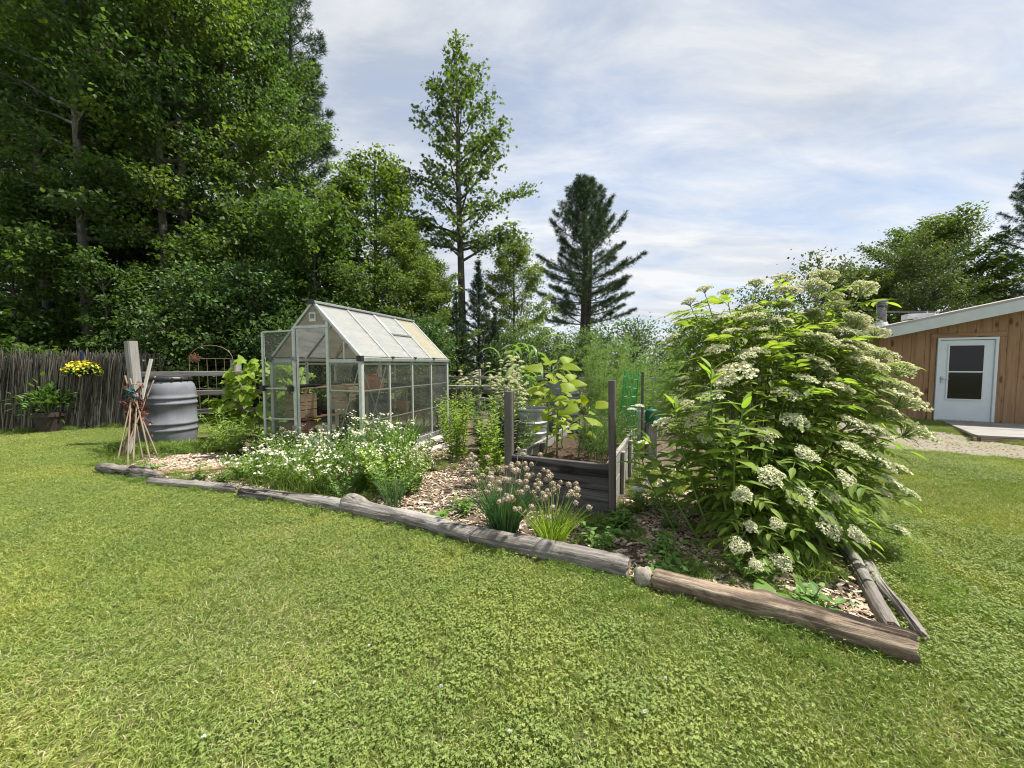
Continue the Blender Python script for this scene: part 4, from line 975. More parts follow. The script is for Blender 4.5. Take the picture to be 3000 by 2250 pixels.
# roof
WHITEF = plain('fascia_white', (.50, .55, .55), .55, 0, 5, .06); ROOFT = plain('roof_sheet', (.34, .31, .29), .6, .2, 4, .15)
TE = 5.2
def roofp(t, o, dz=0): return cw(t, o, rz_(t)+dz)
mb = MB()
V = [roofp(-.41, .40), roofp(TE, .40), roofp(TE, -7), roofp(-.41, -7)]
mb.add(np.array([*V, *[v_-Vector((0, 0, .05)) for v_ in V]]), [np.array([[0, 1, 2, 3], [7, 6, 5, 4], [0, 4, 5, 1], [1, 5, 6, 2], [2, 6, 7, 3], [3, 7, 4, 0]])]); rf_ = mb.build('roof', ROOFT, cab)
upv = Vector((-CE[0]*.237, -CE[1]*.237, 1))
board('fascia', roofp(-.05, .375, -.155), roofp(TE, .375, -.155), .035, .26, WHITEF, rf_, upv)
board('fascia', roofp(-.40, .376, -.125), roofp(-.05, .376, -.125), .034, .17, WHITEF, rf_, upv)
board('eave_fascia', cw(-.40, .36, rz_(-.4)-.115), cw(-.40, -6.9, rz_(-.4)-.115), .03, .13, WHITEF, rf_)
pane('soffit', [cw(-.39, .36, rz_(-.41)-.175), cw(-.39, -6.9, rz_(-.41)-.175), cw(-.03, -6.9, rz_(-.41)-.165), cw(-.03, .36, rz_(-.41)-.165)], WHITEF, rf_, .012)
pane('soffit', [roofp(-.03, .36, -.20), roofp(TE, .36, -.20), roofp(TE, .03, -.20), roofp(-.03, .03, -.20)], WHITEF, rf_, .012)
# storm door
WHITED = plain('door_white', (.60, .66, .70), .45, 0, 4, .04)
dr = board('door', cw((DL+DR)/2, .035, .06), cw((DL+DR)/2, .035, DTOP-.06), DR-DL-.10, .045, WHITED, cab, CNV)
dr['label'] = 'white storm door with two dark glass panes'
for tt_ in (DL+.025, DR-.025): board('door_frame', cw(tt_, .06, .05), cw(tt_, .06, DTOP), .05, .06, WHITED, dr, CNV)
board('door_frame', cw(DL, .062, DTOP-.025), cw(DR, .062, DTOP-.025), .06, .05, WHITED, dr)
m = NM('dark_glass'); GLASSD = m.done(m.pbr((.010, .010, .013), .07, spec=.4))
g0, g1 = DL+.20, DR-.21
for z0, z1 in ((.56, 1.155), (1.175, 1.75)):
    pane('door_glass', [cw(g0, .062, z0), cw(g1, .062, z0), cw(g1, .062, z1), cw(g0, .062, z1)], GLASSD, dr, .006)
for (a, b) in (((g0-.02, .066, .54), (g1+.02, .066, .54)), ((g0-.01, .066, 1.165), (g1+.01, .066, 1.165)), ((g0-.02, .066, 1.765), (g1+.02, .066, 1.765))):
    board('glass_bead', cw(*a), cw(*b), .018, .03, WHITED, dr)
for tt_ in (g0-.01, g1+.01): board('glass_bead', cw(tt_, .0655, .54), cw(tt_, .0655, 1.765), .03, .018, WHITED, dr, CNV)
mb = MB(); bbox(mb, cw(DL+.10, .068, .98), (.03, .02, .15), math.atan2(CE[1], CE[0])); tube(mb, [cw(DL+.10, .075, 1.0), cw(DL+.10, .11, 1.0), cw(DL+.20, .11, 1.0)], .010, 7); mb.build('door_handle', plain('handle_grey', (.45, .47, .48), .35, .6), dr)
board('threshold', cw(DL-.02, .08, .04), cw(DR+.02, .08, .04), .14, .035, GREY_WOOD, cab)
# stove pipe
sp = MB(); c0 = (10.45, 11.0)
zr = 2.42
sp = empty('stove_pipe', (*c0, zr), 'shiny metal stove pipe with cap on the cabin roof', 'chimney')
STEEL = plain('stainless', (.16, .15, .15), .25, .9, 6, .2)
mb = MB(); lathe(mb, [(.11, zr-.1), (.11, 3.0)], 20, c=(*c0, 0)); mb.build('pipe', STEEL, sp, smooth=True)
mb = MB(); lathe(mb, [(.20, zr-.05), (.115, zr+.13), (.112, zr+.14)], 20, c=(*c0, 0)); mb.build('flashing', plain('flashing', (.55, .57, .60), .5, .3), sp)
mb = MB(); lathe(mb, [(.115, 2.98), (.125, 2.99), (.125, 3.03), (.10, 3.04), (.10, 3.08), (.135, 3.085), (.13, 3.11), (.05, 3.14), (.001, 3.145)], 20, c=(*c0, 0)); mb.build('cap', STEEL, sp)
for dz_ in (0, .03):
    mb = MB(); tube(mb, [(c0[0]+.1, c0[1]-.03, 2.82-dz_), (c0[0]+1.5, c0[1]-.2+dz_*3, 2.80-dz_*.5)], .008, 5); mb.build('brace_rod', STEEL, sp)
mb = MB(); p = cw(1.15, -1.4, 0); mb2 = MB(); bbox(mb2, (p[0], p[1], rz_(1.15)+.05), (.5, .4, .14), math.atan2(CE[1], CE[0]))
tag(mb2.build('roof_hatch', plain('hatch_white', (.72, .74, .76), .5)), 'low white hatch box on the cabin roof beside the stove pipe', 'hatch')
# low deck / ramp
dk = empty('deck', (9.2, 7.4, 0), 'low grey plank deck in front of the cabin door', 'deck')
Q0, Q1, Q2, Q3 = [Vector(v_) for v_ in ((8.02, 6.62, .10), (9.75, 8.72, .05), (12.0, 7.6, .05), (10.6, 5.7, .10))]
npk = 14
for k in range(npk):
    f = (k+.5)/npk; a = Q0.lerp(Q1, f); b = Q3.lerp(Q2, f); wdt = (Q1-Q0).length/npk*abs((Q1-Q0).normalized().cross((Q3-Q0).normalized()).z)
    board('deck_plank', a, b, wdt-.012, .035, GREY_WOOD, dk)
for a, b in ((Q0, Q1), (Q3, Q2)):
    off = (Q3-Q0).normalized()*(.05 if a is Q0 else -.05); board('joist', a+off-Vector((0, 0, .062)), b+off-Vector((0, 0, .040)), .045, .075, DARK_WOOD, dk)
board('rim_joist', Q0+Vector((.0, .03, -.062)), Q3+Vector((0, .03, -.062)), .04, .075, TAN_WOOD, dk)

# ---------------------------------------------------------------- behind the bed: fence, barrel, drum, tools
rfe = empty('rear_fence', (2, 9.3, 0), 'grey post and rail fence with wire behind the garden', 'fence')
pts_ = [(-2.4, 10.4), (-.86, 10.1), (.9, 9.6), (2.6, 9.2), (4.4, 8.9), (6.0, 8.9)]
for k, (x, y) in enumerate(pts_):
    board('post', (x, y, -.05), (x, y, (1.0, 1.20, 1.05, 1.15, 1.1, 1.1)[k]), .09, .09, (GREY_WOOD if k != 1 else PALE_WOOD), rfe, (0, 1, 0))
    if k == 1: board('post', (x-.13, y+.03, -.05), (x-.13, y+.03, 1.12), .08, .08, DARK_WOOD, rfe, (0, 1, 0))
    if k:
        x0_, y0_ = pts_[k-1]
        for z in (.42, .70, .98): board('rail', (x0_, y0_-.05, z), (x, y-.05, z-.01), .03, .085, GREY_WOOD, rfe)
rain_barrel(.93, 6.95, .12, R(40), 'grey plastic rain barrel behind the sunflowers', 1.0)
mb = MB()
for k in range(2): bbox(mb, (.75+.36*k, 6.95, .06), (.2, .5, .12))
tag(mb.build('concrete_block', plain('concrete', (.30, .29, .27), .9, 0, 30, .2)), 'concrete blocks under the barrel behind the sunflowers', 'block')
mb = MB(); bbox(mb, (.72, 7.3, 1.13), (.30, .2, .10)); bbox(mb, (.72, 7.3, .55), (.08, .08, 1.1)); tag(mb.build('wooden_stand', DARK_WOOD), 'dark wooden stand behind the lid of the far barrel', 'stand')
GALV = plain('galvanised', (.40, .42, .43), .45, .7, 9, .25)
dm = empty('metal_drum', (.30, 5.95, 0), 'galvanised steel drum with ribbed sides behind the raised bed', 'drum')
p = [(.001, 0), (.24, 0), (.25, .02)]
for zc in (.14, .30, .46): p += [(.255, zc-.02), (.268, zc), (.255, zc+.02)]
p += [(.255, .62), (.272, .64), (.272, .665), (.255, .665), (.25, .2), (.001, .2)]
mb = MB(); lathe(mb, p, 40); mb.build('body', GALV, dm, dm.matrix_basis.copy(), smooth=False)
for sg in (-1, 1):
    mb = MB(); tube(mb, [(.26*sg, -.06, .56), (.31*sg, -.06, .58), (.31*sg, .06, .58), (.26*sg, .06, .56)], .010, 6); mb.build('handle', GALV, dm, dm.matrix_basis.copy())
bk = pot('black_bucket', (-.06, 5.45, 0), .19, .56, BLACKP, 'black plastic bucket with pale lettering beside the left post of the raised bed', 'bucket')
tx = bpy.data.curves.new('lettering', 'FONT'); tx.body = 'NE'; tx.size = .085; tx.extrude = .002; tx.align_x = 'CENTER'
tx.materials.append(plain('letter_white', (.6, .62, .62), .6))
to = bpy.data.objects.new('lettering_source', tx); COL.objects.link(to); bpy.context.view_layer.update()
tme = bpy.data.meshes.new_from_object(to.evaluated_get(bpy.context.evaluated_depsgraph_get())); bpy.data.objects.remove(to)
link('lettering', tme, bk, Matrix.Translation((-.03, 5.275, .40)) @ Matrix.Rotation(R(86), 4, 'X'))
# green net cage
gc = empty('net_cage', (1.66, 5.45, 0), 'upright roll of green plastic netting beside the raised bed', 'netting'); GREENP = plain('green_plastic', (.02, .27, .06), .45, 0, 10, .2)
cen = A3(1.66, 5.45)
for k in range(16):
    a = k*2*math.pi/16; mb = MB(); tube(mb, [(cen[0]-.05+.15*math.cos(a), cen[1]+.13*math.sin(a), .28), (cen[0]+.10*math.cos(a), cen[1]+.10*math.sin(a), .8), (cen[0]+.03+.10*math.cos(a), cen[1]+.10*math.sin(a), 1.24)], .0042, 4); mb.build('strand', GREENP, gc)
for k in range(7):
    z = .34+k*.135; f = k/6; a = np.linspace(0, 2*np.pi, 17); mb = MB(); tube(mb, np.c_[cen[0]-.05+.08*f+(.15-.05*f)*np.cos(a), cen[1]+(.13-.03*f)*np.sin(a), np.full(17, z)+.02*np.sin(a+k)], .004, 4); mb.build('hoop', GREENP, gc)
tag(board('garden_stake', (1.84, 5.40, 0), (1.83, 5.40, 1.23), .03, .03, DARK_WOOD), 'dark square stake standing beside the green netting', 'stake')
wc = empty('watering_can', (2.02, 5.55, .48), 'dark green watering can standing on a post beyond the raised bed', 'watering can'); GRN = plain('can_green', (.012, .11, .06), .4, 0, 6, .15)
mb = MB(); lathe(mb, [(.001, .48), (.082, .48), (.085, .49), (.085, .66), (.078, .68), (.05, .695), (.001, .695)], 24, c=(2.02, 5.55, 0)); mb.build('body', GRN, wc, smooth=False)
mb = MB(); a = np.linspace(0, np.pi, 9); tube(mb, np.c_[2.02+.045*np.cos(a), np.full(9, 5.55), .69+.055*np.sin(a)], .010, 6); mb.build('handle', GRN, wc)
mb = MB(); tube(mb, [(2.10, 5.55, .54), (2.16, 5.56, .62), (2.22, 5.57, .71)], [.018, .013, .011], 8); mb.build('spout', GRN, wc)
mb = MB(); tube(mb, [(1.94, 5.55, .66), (1.915, 5.55, .62), (1.92, 5.55, .55), (1.94, 5.55, .52)], .009, 6); mb.build('grip', GRN, wc)
tag(board('short_post', (2.02, 5.55, -.02), (2.02, 5.55, .478), .15, .15, GREY_WOOD, None, (0, 1, 0)), 'short grey post under the green watering can', 'post')
pot('pale_jug', (1.88, 5.62, .30), .085, .36, plain('pale_plastic', (.42, .47, .44), .35, 0, 8, .1), 'pale plastic container beside the green watering can', 'container')
tag(board('short_post', (1.88, 5.62, -.02), (1.88, 5.62, .298), .14, .14, GREY_WOOD, None, (0, 1, 0)), 'short grey post under the pale plastic container', 'post')
# saw horse
sh = empty('saw_horse', (-.85, 8.0, 0), 'dark grey wooden saw horse between the greenhouse and the tall flowers', 'saw horse')
board('beam', (-1.32, 8.12, .76), (-.25, 7.9, .76), .09, .09, DARK_WOOD, sh)
for x, y in ((-1.2, 8.09), (-.4, 7.93)):
    for sg in (-1, 1): board('leg', (x, y, .72), (x-.08*(1 if x < -.8 else -1), y+sg*.30, 0), .09, .035, DARK_WOOD, sh, (1, 0, 0))
board('brace', (-1.22, 8.1, .45), (-.38, 7.93, .45), .03, .08, DARK_WOOD, sh)
tag(board('loose_plank', (-1.55, 8.22, .875), (-.05, 7.86, .875), .14, .03, GREY_WOOD), 'grey plank lying across the saw horse', 'plank')
mb = MB(); bbox(mb, (-.85, 8.02, .835), (.5, .12, .05)); tag(mb.build('timber_block', DARK_WOOD), 'timber block between saw horse and plank', 'block')

# ---------------------------------------------------------------- garden plants
UP = A3(0, 0, 1)
def leaf_broad(wd=.44, n=9, droop=.30, fold=.10):
    """broad pointed leaf, widest near its base, with a folded midrib"""
    v = [[0, 0, 0]]; f3 = []; f4 = []
    for t in np.linspace(0, 1, n+1)[1:-1]:
        w_ = wd*2.05*(t**.50)*((1-t)**1.0); z = -droop*t*t
        v += [[-w_, t-.17*(1-t)**2, z+fold*w_*1.6-.05*t], [-w_*.5, t, z+fold*w_], [0, t, z], [w_*.5, t, z+fold*w_], [w_, t-.17*(1-t)**2, z+fold*w_*1.6-.05*t]]
    v.append([0, 1, -droop]); m_ = n-1
    f3 += [[0, k+1, k] for k in range(1, 5)]
    for k in range(m_-1):
        a = 1+5*k; b = a+5
        for q in range(4): f4.append([a+q, a+q+1, b+q+1, b+q])
    a = 1+5*(m_-1); e = len(v)-1
    f3 += [[a+q, a+q+1, e] for q in range(4)]
    return (np.array(v, float), [np.array(f3), np.array(f4)])
BROAD = leaf_broad()
def tmpl_mesh(name, tm, mat, rnd=.5, smooth=True):
    mb = MB(); mb.add(tm[0], tm[1], rnd); return mb.mesh(name, mat, smooth)
def place(name, me, parent, pos, d, n, s):
    M_ = frames(A3(*d)[None], A3(*n)[None], float(s))[0]; M = Matrix([[*M_[i], pos[i]] for i in range(3)]+[[0, 0, 0, 1]])
    return link(name, me, parent, M)

def stems(loc, n, h, spread, splay, bend=.3, rbase=.05, seg=7):
    """curved stems as arrays (n, seg, 3)"""
    a = rng.uniform(0, 6.28, n); rr_ = np.sqrt(rng.random(n))
    base = np.c_[loc[0]+rbase*rr_*np.cos(a), loc[1]+rbase*rr_*np.sin(a), np.full(n, loc[2] if len(loc) > 2 else 0.0)]
    hh = h*rng.uniform(.62, 1.12, n); out = np.c_[np.cos(a), np.sin(a), 0*a]*(spread*rr_)[:, None]
    t = np.linspace(0, 1, seg)
    p = base[:, None]+np.c_[0*hh, 0*hh, hh][:, None]*t[None, :, None]*(1-.12*splay*t[None, :, None])+out[:, None]*(t[None, :, None]**1.5)
    p += (np.cumsum(rng.normal(0, .012*h, (n, seg, 3)), 1)*A3(1, 1, .2))*t[None, :, None]
    return p
def stem_tubes(P, r, mat, root, name='stems', seg=5):
    mb = MB()
    for p in P: tube(mb, p, np.linspace(r, r*.55, len(p)), seg, rng.random())
    return mb.build(name, mat, root)
def leaves_on(P, per, tm, l0, l1, t0=.1, t1=1.0, up=.5, out=1.0, shrink=.4, pair=False):
    """leaf transforms along stems"""
    n, sg = P.shape[:2]; k = n*per; si = np.repeat(np.arange(n), per); t = t0+(t1-t0)*np.tile((np.arange(per)+.5)/per, n)+rng.normal(0, .01, k); t = np.clip(t, 0, .999)
    f = t*(sg-1); i = f.astype(int); w_ = (f-i)[:, None]; pos = P[si, i]*(1-w_)+P[si, i+1]*w_
    az = np.tile(np.arange(per)*2.4, n)+np.repeat(rng.uniform(0, 6.28, n), per)+rng.normal(0, .3, k)
    d = np.c_[np.cos(az)*out, np.sin(az)*out, up+rng.normal(0, .22, k)]
    return pos, frames(d, UP+rdir(k)*.35, rng.uniform(l0, l1, k)*(1-shrink*(t-t0)/(t1-t0)))
def herb(name, loc, label, cat, n, h, spread, per, tm, l0, l1, mat, group=None, up=.5, shrink=.4, t0=.08, r=.004, stem=STEM_GREEN, splay=.6):
    root = empty(name, (*loc[:2], loc[2] if len(loc) > 2 else 0), label, cat, group); P = stems(loc, n, h, spread, splay, rbase=min(.12, spread*.5))
    stem_tubes(P, r, stem, root); mb = MB(); q, M = leaves_on(P, per, tm, l0, l1, t0, 1.0, up, 1.0, shrink); mb.scatter(tm, q, M, rng.random(len(q))); mb.build('foliage', mat, root)
    return root, P
FLOWER = (np.array([[0, 0, .05]]+[[math.cos(k*.5236)*(1 if k % 2 else .55), math.sin(k*.5236)*(1 if k % 2 else .55), -.02] for k in range(12)]), [np.array([[0, k+1, (k+1) % 12+1] for k in range(12)])])
CENTER = (np.array([[math.cos(k*1.0472)*.36, math.sin(k*1.0472)*.36, .06] for k in range(6)]+[[0, 0, .16]]), [np.array([[k, (k+1) % 6, 6] for k in range(6)])])
def daisies(root, P, per, rad, sp, fr=.014):
    tips = P[:, -1]; k = len(tips)*per; c = np.repeat(tips, per, 0)+rng.normal(0, 1, (k, 3))*A3(sp, sp, sp*.35)
    up = nrm(UP+rdir(k)*.35+A3(.12, -.1, 0)); M = frames(rdir(k), up, rng.uniform(.75, 1.15, k)*fr)
    mb = MB(); mb.scatter(FLOWER, c, M, rng.random(k)); fl = mb.build('blossoms', WHITE_PETAL, root)
    mb = MB(); mb.scatter(CENTER, c, M, rng.random(k)); mb.build('flower_centres', YELLOW_PETAL, fl)
    mb = MB(); t0_ = np.repeat(P[:, -2], per, 0); d = c-t0_; L_ = np.linalg.norm(d, axis=1); mb.scatter(BLADE, t0_, frames(d, rdir(k), np.c_[np.full(k, .0035), L_, np.ones(k)]), rng.random(k)); tag(mb.build('flower_stalks', STEM_GREEN, root), kind='stuff')
DA = [(-2.78, 4.30, .40, .30, 'sprawling over the slim grey log'), (-2.40, 4.08, .46, .28, 'densest in bloom, just behind the grey log'), (-2.02, 3.98, .44, .26, 'low, hanging over the tapering log'), (-2.72, 4.78, .52, .28, 'nearest the red boards'),
      (-2.28, 4.52, .52, .28, 'in the middle of the white flower patch'), (-1.85, 4.35, .60, .26, 'tall, before the greenhouse door post'), (-1.62, 4.72, .74, .24, 'tallest, before the greenhouse corner post'), (-1.32, 4.52, .66, .22, 'tall, beside the iris blades'),
      (-2.95, 5.10, .48, .26, 'in front of the open greenhouse door'), (-2.0, 4.95, .74, .24, 'tall, before the black milk crate'), (-1.58, 4.12, .46, .22, 'shorter, between the tall ones and the mulch path'), (-2.5, 5.25, .5, .22, 'before the black nursery pots'), (-3.15, 4.55, .34, .26, 'outermost, leaning toward the barrel')]
for k, (x, y, h, sp, lb) in enumerate(DA):
    root = empty('fleabane_plant', (x, y, 0), 'white daisy-flowered fleabane '+lb, 'flowering plant', 'white fleabane plants'); P = stems((x, y), 34, h, sp, .8, rbase=.10)
    stem_tubes(P, .0028, STEM_GREEN, root, seg=4); mb = MB(); q, M = leaves_on(P, 16, KITEN, .045, .085, .02, .95, .7, 1, .4); mb.scatter(KITEN, q, M, rng.random(len(q)))
    n_ = 260; b0 = np.c_[x+rng.normal(0, sp*.45, n_), y+rng.normal(0, sp*.45, n_), np.zeros(n_)]; mb.scatter(BLADE, b0, frames(np.c_[rng.normal(0, .35, (n_, 2)), np.ones(n_)], rdir(n_), np.c_[rng.uniform(.004, .007, n_), rng.uniform(.12, h*.75, n_), np.ones(n_)]), rng.random(n_))
    mb.build('foliage', LEAF_HERB, root); daisies(root, P[:23], 6 if k not in (3, 12) else 3, .01, .024)
# other herbs in the flower bed
OV = leaf_lance(.26, .15, 4)
HB = [((-1.22, 3.78), 22, .46, .22, 'bright leafy herb beside the knobbly log end', LEAF_HERB), ((-1.12, 4.25), 26, .42, .20, 'spreading pale herb at the edge of the mulch path', LEAF_HERB), ((-1.12, 4.72), 22, .45, .22, 'bushy herb in front of the iris blades', LEAF_HERB),
      ((-1.38, 3.98), 14, .50, .16, 'upright herb with long leaves behind the knobbly log', LEAF_GOLD), ((-1.72, 3.80), 16, .28, .22, 'low dark herb with pink blossoms under the daisies', LEAF_DARKH), ((-1.05, 3.92), 14, .32, .14, 'small herb edging the mulch path, nearest the logs', LEAF_HERB)]
for k, (lc, n, h, sp, lb, mt) in enumerate(HB):
    root, P = herb('garden_herb', lc, lb, 'herb', n, h, sp, 18, OV, .035, .07 if k != 3 else .13, mt, 'herbs around the flower bed')
    if k in (1, 2, 0):
        c = np.repeat(P[:, -1], 7, 0)+rng.normal(0, .018, (len(P)*7, 3)); mb = MB(); mb.scatter(DISC, c, frames(rdir(len(c)), UP+rdir(len(c))*.5, .008), rng.random(len(c))); mb.build('blossoms', CREAM_PETAL, root)
    if k == 4:
        c = np.repeat(P[:4, -1], 9, 0)+rng.normal(0, .010, (36, 3))+A3(0, 0, .05); mb = MB(); mb.scatter(KITE, c, frames(rdir(len(c)), rdir(len(c)), .02), rng.random(len(c))); mb.build('blossoms', PINK_PETAL, root)
herb('garden_herb', (-4.05, 5.55), 'bright leafy plant below the vine, beside the greenhouse door', 'herb', 16, .55, .30, 16, LANCE, .10, .17, LEAF_HERB, 'herbs around the flower bed')
herb('garden_herb', (-4.45, 5.95), 'bright leafy plant between the vine and the barrel', 'herb', 14, .60, .28, 16, LANCE, .10, .17, LEAF_HERB, 'herbs around the flower bed')
herb('garden_herb', (-3.55, 5.35), 'bushy green plant in front of the open door leaf', 'herb', 16, .50, .28, 16, LANCE, .10, .16, LEAF_HERB, 'herbs around the flower bed')
# leafy stalks (goldenrod)
GR = [((-.76, 5.30), 13, .92, .20, 'yellow-green goldenrod clump at the corner of the mulch path', LEAF_GOLD), ((-.30, 4.18), 6, .80, .14, 'yellow-green goldenrod stalks beside the left post of the raised bed', LEAF_GOLD), ((-.12, 4.62), 6, .95, .16, 'goldenrod stalks behind the left post of the raised bed', LEAF_GOLD),
      ((-.42, 5.75), 16, 1.05, .30, 'dark green leafy clump behind the goldenrod', LEAF_DARKH), ((-.20, 5.2), 12, .85, .25, 'dark green leafy clump left of the steel drum', LEAF_DARKH), ((-1.05, 6.4), 12, .8, .25, 'leafy clump beyond the planks by the greenhouse', LEAF_GOLD),
      ((1.25, 4.75), 14, .55, .3, 'leafy green clump along the outside of the raised bed', LEAF_GOLD), ((.12, 5.42), 10, .62, .2, 'leafy clump in front of the steel drum', LEAF_HERB), ((-1.0, 7.3), 14, .95, .35, 'leafy clump beneath the saw horse', LEAF_HERB), ((.1, 7.4), 18, 1.1, .4, 'leafy clump below the corn', LEAF_HERB),
      ((2.3, 7.2), 16, 1.0, .45, 'leafy clump behind the watering can', LEAF_GOLD), ((3.2, 7.4), 16, 1.1, .5, 'leafy clump behind the elderberry bush', LEAF_HERB), ((3.0, 5.6), 14, .9, .4, 'leafy clump between elderberry and watering can', LEAF_DARKH), ((2.5, 8.6), 14, 1.35, .5, 'yellow-green clump by the rear fence', LEAF_VINE), ((.9, 3.1), 8, .12, .1, 'small weed at the foot of the right bed post', LEAF_WEED)]
for k, (lc, n, h, sp, lb, mt) in enumerate(GR):
    herb('goldenrod_clump', lc, lb, 'leafy plant', n, h, sp, 34 if k < 3 else 26, LANCE, .075, .125, mt, 'leafy stalk clumps', up=.55, shrink=.35, r=.005)
# low weeds on the mulch
WD = [(-.62, 3.22), (-.45, 3.42), (.62, 2.72), (.42, 3.02), (1.05, 2.62), (1.30, 3.05), (.78, 3.02), (1.62, 2.05), (-3.6, 4.35), (-4.6, 4.85), (-3.2, 4.3), (1.22, 3.45), (.98, 2.42), (1.5, 2.32)]
WL = ['beside the mulch path', 'farther up the mulch path', 'behind the smooth grey log', 'below the front of the raised bed', 'near the fieldstone', 'below the yarrow', 'at the right bed post', 'by the tan log', 'by the slim grey log', 'by the shaggy log', 'under the outermost fleabane', 'beside the pale bed boards', 'just behind the fieldstone', 'in front of the elderberry']
for k, (x, y) in enumerate(WD):
    herb('weed', (x, y), 'small green weed growing in the wood chips '+WL[k], 'weed', 9, .10+.06*(k % 3), .12, 6, LANCEW, .06, .11, LEAF_WEED, 'weeds in the mulch', up=.35, r=.003)
root = empty('burdock_plant', (1.42, 2.08, 0), 'low plant with broad burdock leaves behind the tan log', 'weed'); bm_ = tmpl_mesh('leaf', BROAD, LEAF_WEED)
for k, (a, s_, el) in enumerate(((-20, .22, .35), (160, .20, .3), (70, .17, .6), (-80, .2, .25), (220, .15, .5))):
    d = A3(math.cos(R(a)), math.sin(R(a)), el); place('leaf', bm_, root, A3(1.42, 2.08, .03), d, UP, s_)
# yarrow by the raised bed
ya = [(1.22, 3.40, .30), (1.35, 3.30, .30), (1.10, 3.30, .26), (1.44, 4.60, .80), (1.53, 4.62, .84), (1.44, 4.2, .48)]
for k, (x, y, h) in enumerate(ya):
    root = empty('yarrow_plant', (x, y+.08, 0), 'yarrow with a flat white flower head '+['low beside the right bed post', 'low, the largest head of the three', 'low, nearest the bed boards', 'tall beside the dark stake', 'tall below the watering can', 'waist-high outside the bed'][k], 'flowering plant', 'yarrow beside the raised bed')
    P = stems((x, y+.08), 5, h*.9, .06, .3, rbase=.03); P[0, -1] = (x, y, h); stem_tubes(P, .0035, STEM_GREEN, root)
    mb = MB(); q, M = leaves_on(P, 9, LANCE, .06, .10, .05, .9, .4); mb.scatter(LANCE, q, M, rng.random(len(q))); mb.build('foliage', LEAF_HERB, root)
    n = 190; a = rng.uniform(0, 6.28, n); r_ = np.sqrt(rng.random(n))*(.075 if k == 1 else .055); c = np.c_[x+r_*np.cos(a), y+r_*np.sin(a), h+.012-r_**2*4+rng.normal(0, .004, n)]
    mb = MB(); mb.scatter(DISC, c, frames(rdir(n), UP+rdir(n)*.4, .009), rng.random(n)); mb.build('flower_head', WHITE_PETAL, root)
# iris
def blades(name, loc, label, cat, n, h, spread, wd, mat, lean=.35, group=None, droop=.4):
    root = empty(name, (*loc, 0), label, cat, group); mb = MB()
    for k in range(n):
        a = rng.uniform(0, 6.28); r_ = rng.random()*spread; b = A3(loc[0]+r_*math.cos(a)*.5, loc[1]+r_*math.sin(a)*.5, 0); hh = h*rng.uniform(.65, 1.05)
        o = A3(math.cos(a), math.sin(a), 0)*lean*hh*rng.uniform(.2, 1.1); t = np.linspace(0, 1, 6)[:, None]
        p = b+UP*hh*t*(1-droop*.4*t*rng.random())+o*t**1.8; x = nrm(np.cross(o+A3(.01, 0, 0), UP)+rdir(1)[0]*.6)*wd/2
        w_ = np.array([.8, 1, 1, .85, .55, .02])[:, None]; v = np.concatenate([p-x*w_, p+x*w_+A3(0, 0, 0)]); i = np.arange(5)
        mb.add(v, [np.stack([i, i+6, i+7, i+1], -1)], rng.random())
    mb.build('blades', mat, root); return root
blades('iris_clump', (-1.50, 5.05), 'upright clump of sword-shaped iris leaves beside the greenhouse', 'iris', 95, .72, .34, .030, LEAF_IRIS, .45)
blades('iris_clump', (-2.35, 5.35), 'small tuft of blue-green sword leaves before the white tub', 'iris', 16, .45, .12, .030, LEAF_CHIVE, .3)
blades('grass_clump', (-1.10, 3.52), 'tuft of long blue-green blades behind the knobbly log', 'grass', 90, .42, .20, .006, LEAF_CHIVE, .5)
# chives
def chives(loc, n, h, heads, label, bl, sd):
    root = blades('chive_clump', loc, label, 'chives', n, h*.82, .22, .0055, bl, .62, 'chive clumps', .8)
    mb = MB(); nl = 70; d = rdir(nl); d[:, 2] = d[:, 2]*.8; mb.scatter(KITEN, np.zeros((nl, 3)), frames(d, rdir(nl), .021), rng.random(nl))
    lathe(mb, [(.001, -.012), (.011, -.006), (.013, .003), (.009, .012), (.001, .016)], 8); hm = mb.mesh('seed_head', SEED_TAN)
    P = stems(loc, heads, h*1.02, .24, .15, rbase=.09); stem_tubes(P, .0030, STEM_GREEN, root)
    for p in P:
        o = link('seed_head', hm, root, Matrix.Translation(Vector(p[-1])) @ Matrix.Rotation(rng.uniform(0, 6), 4, 'Z') @ Matrix.Scale(rng.uniform(1.0, 1.4), 4))
    return root
chives((-.06, 2.98), 760, .55, 66, 'large dark green chive clump with dry tan seed heads before the bed', LEAF_CHIVE, 1)
chives((.29, 2.80), 300, .45, 32, 'smaller yellow-green chive clump with dry tan seed heads', LEAF_GOLD, 2)
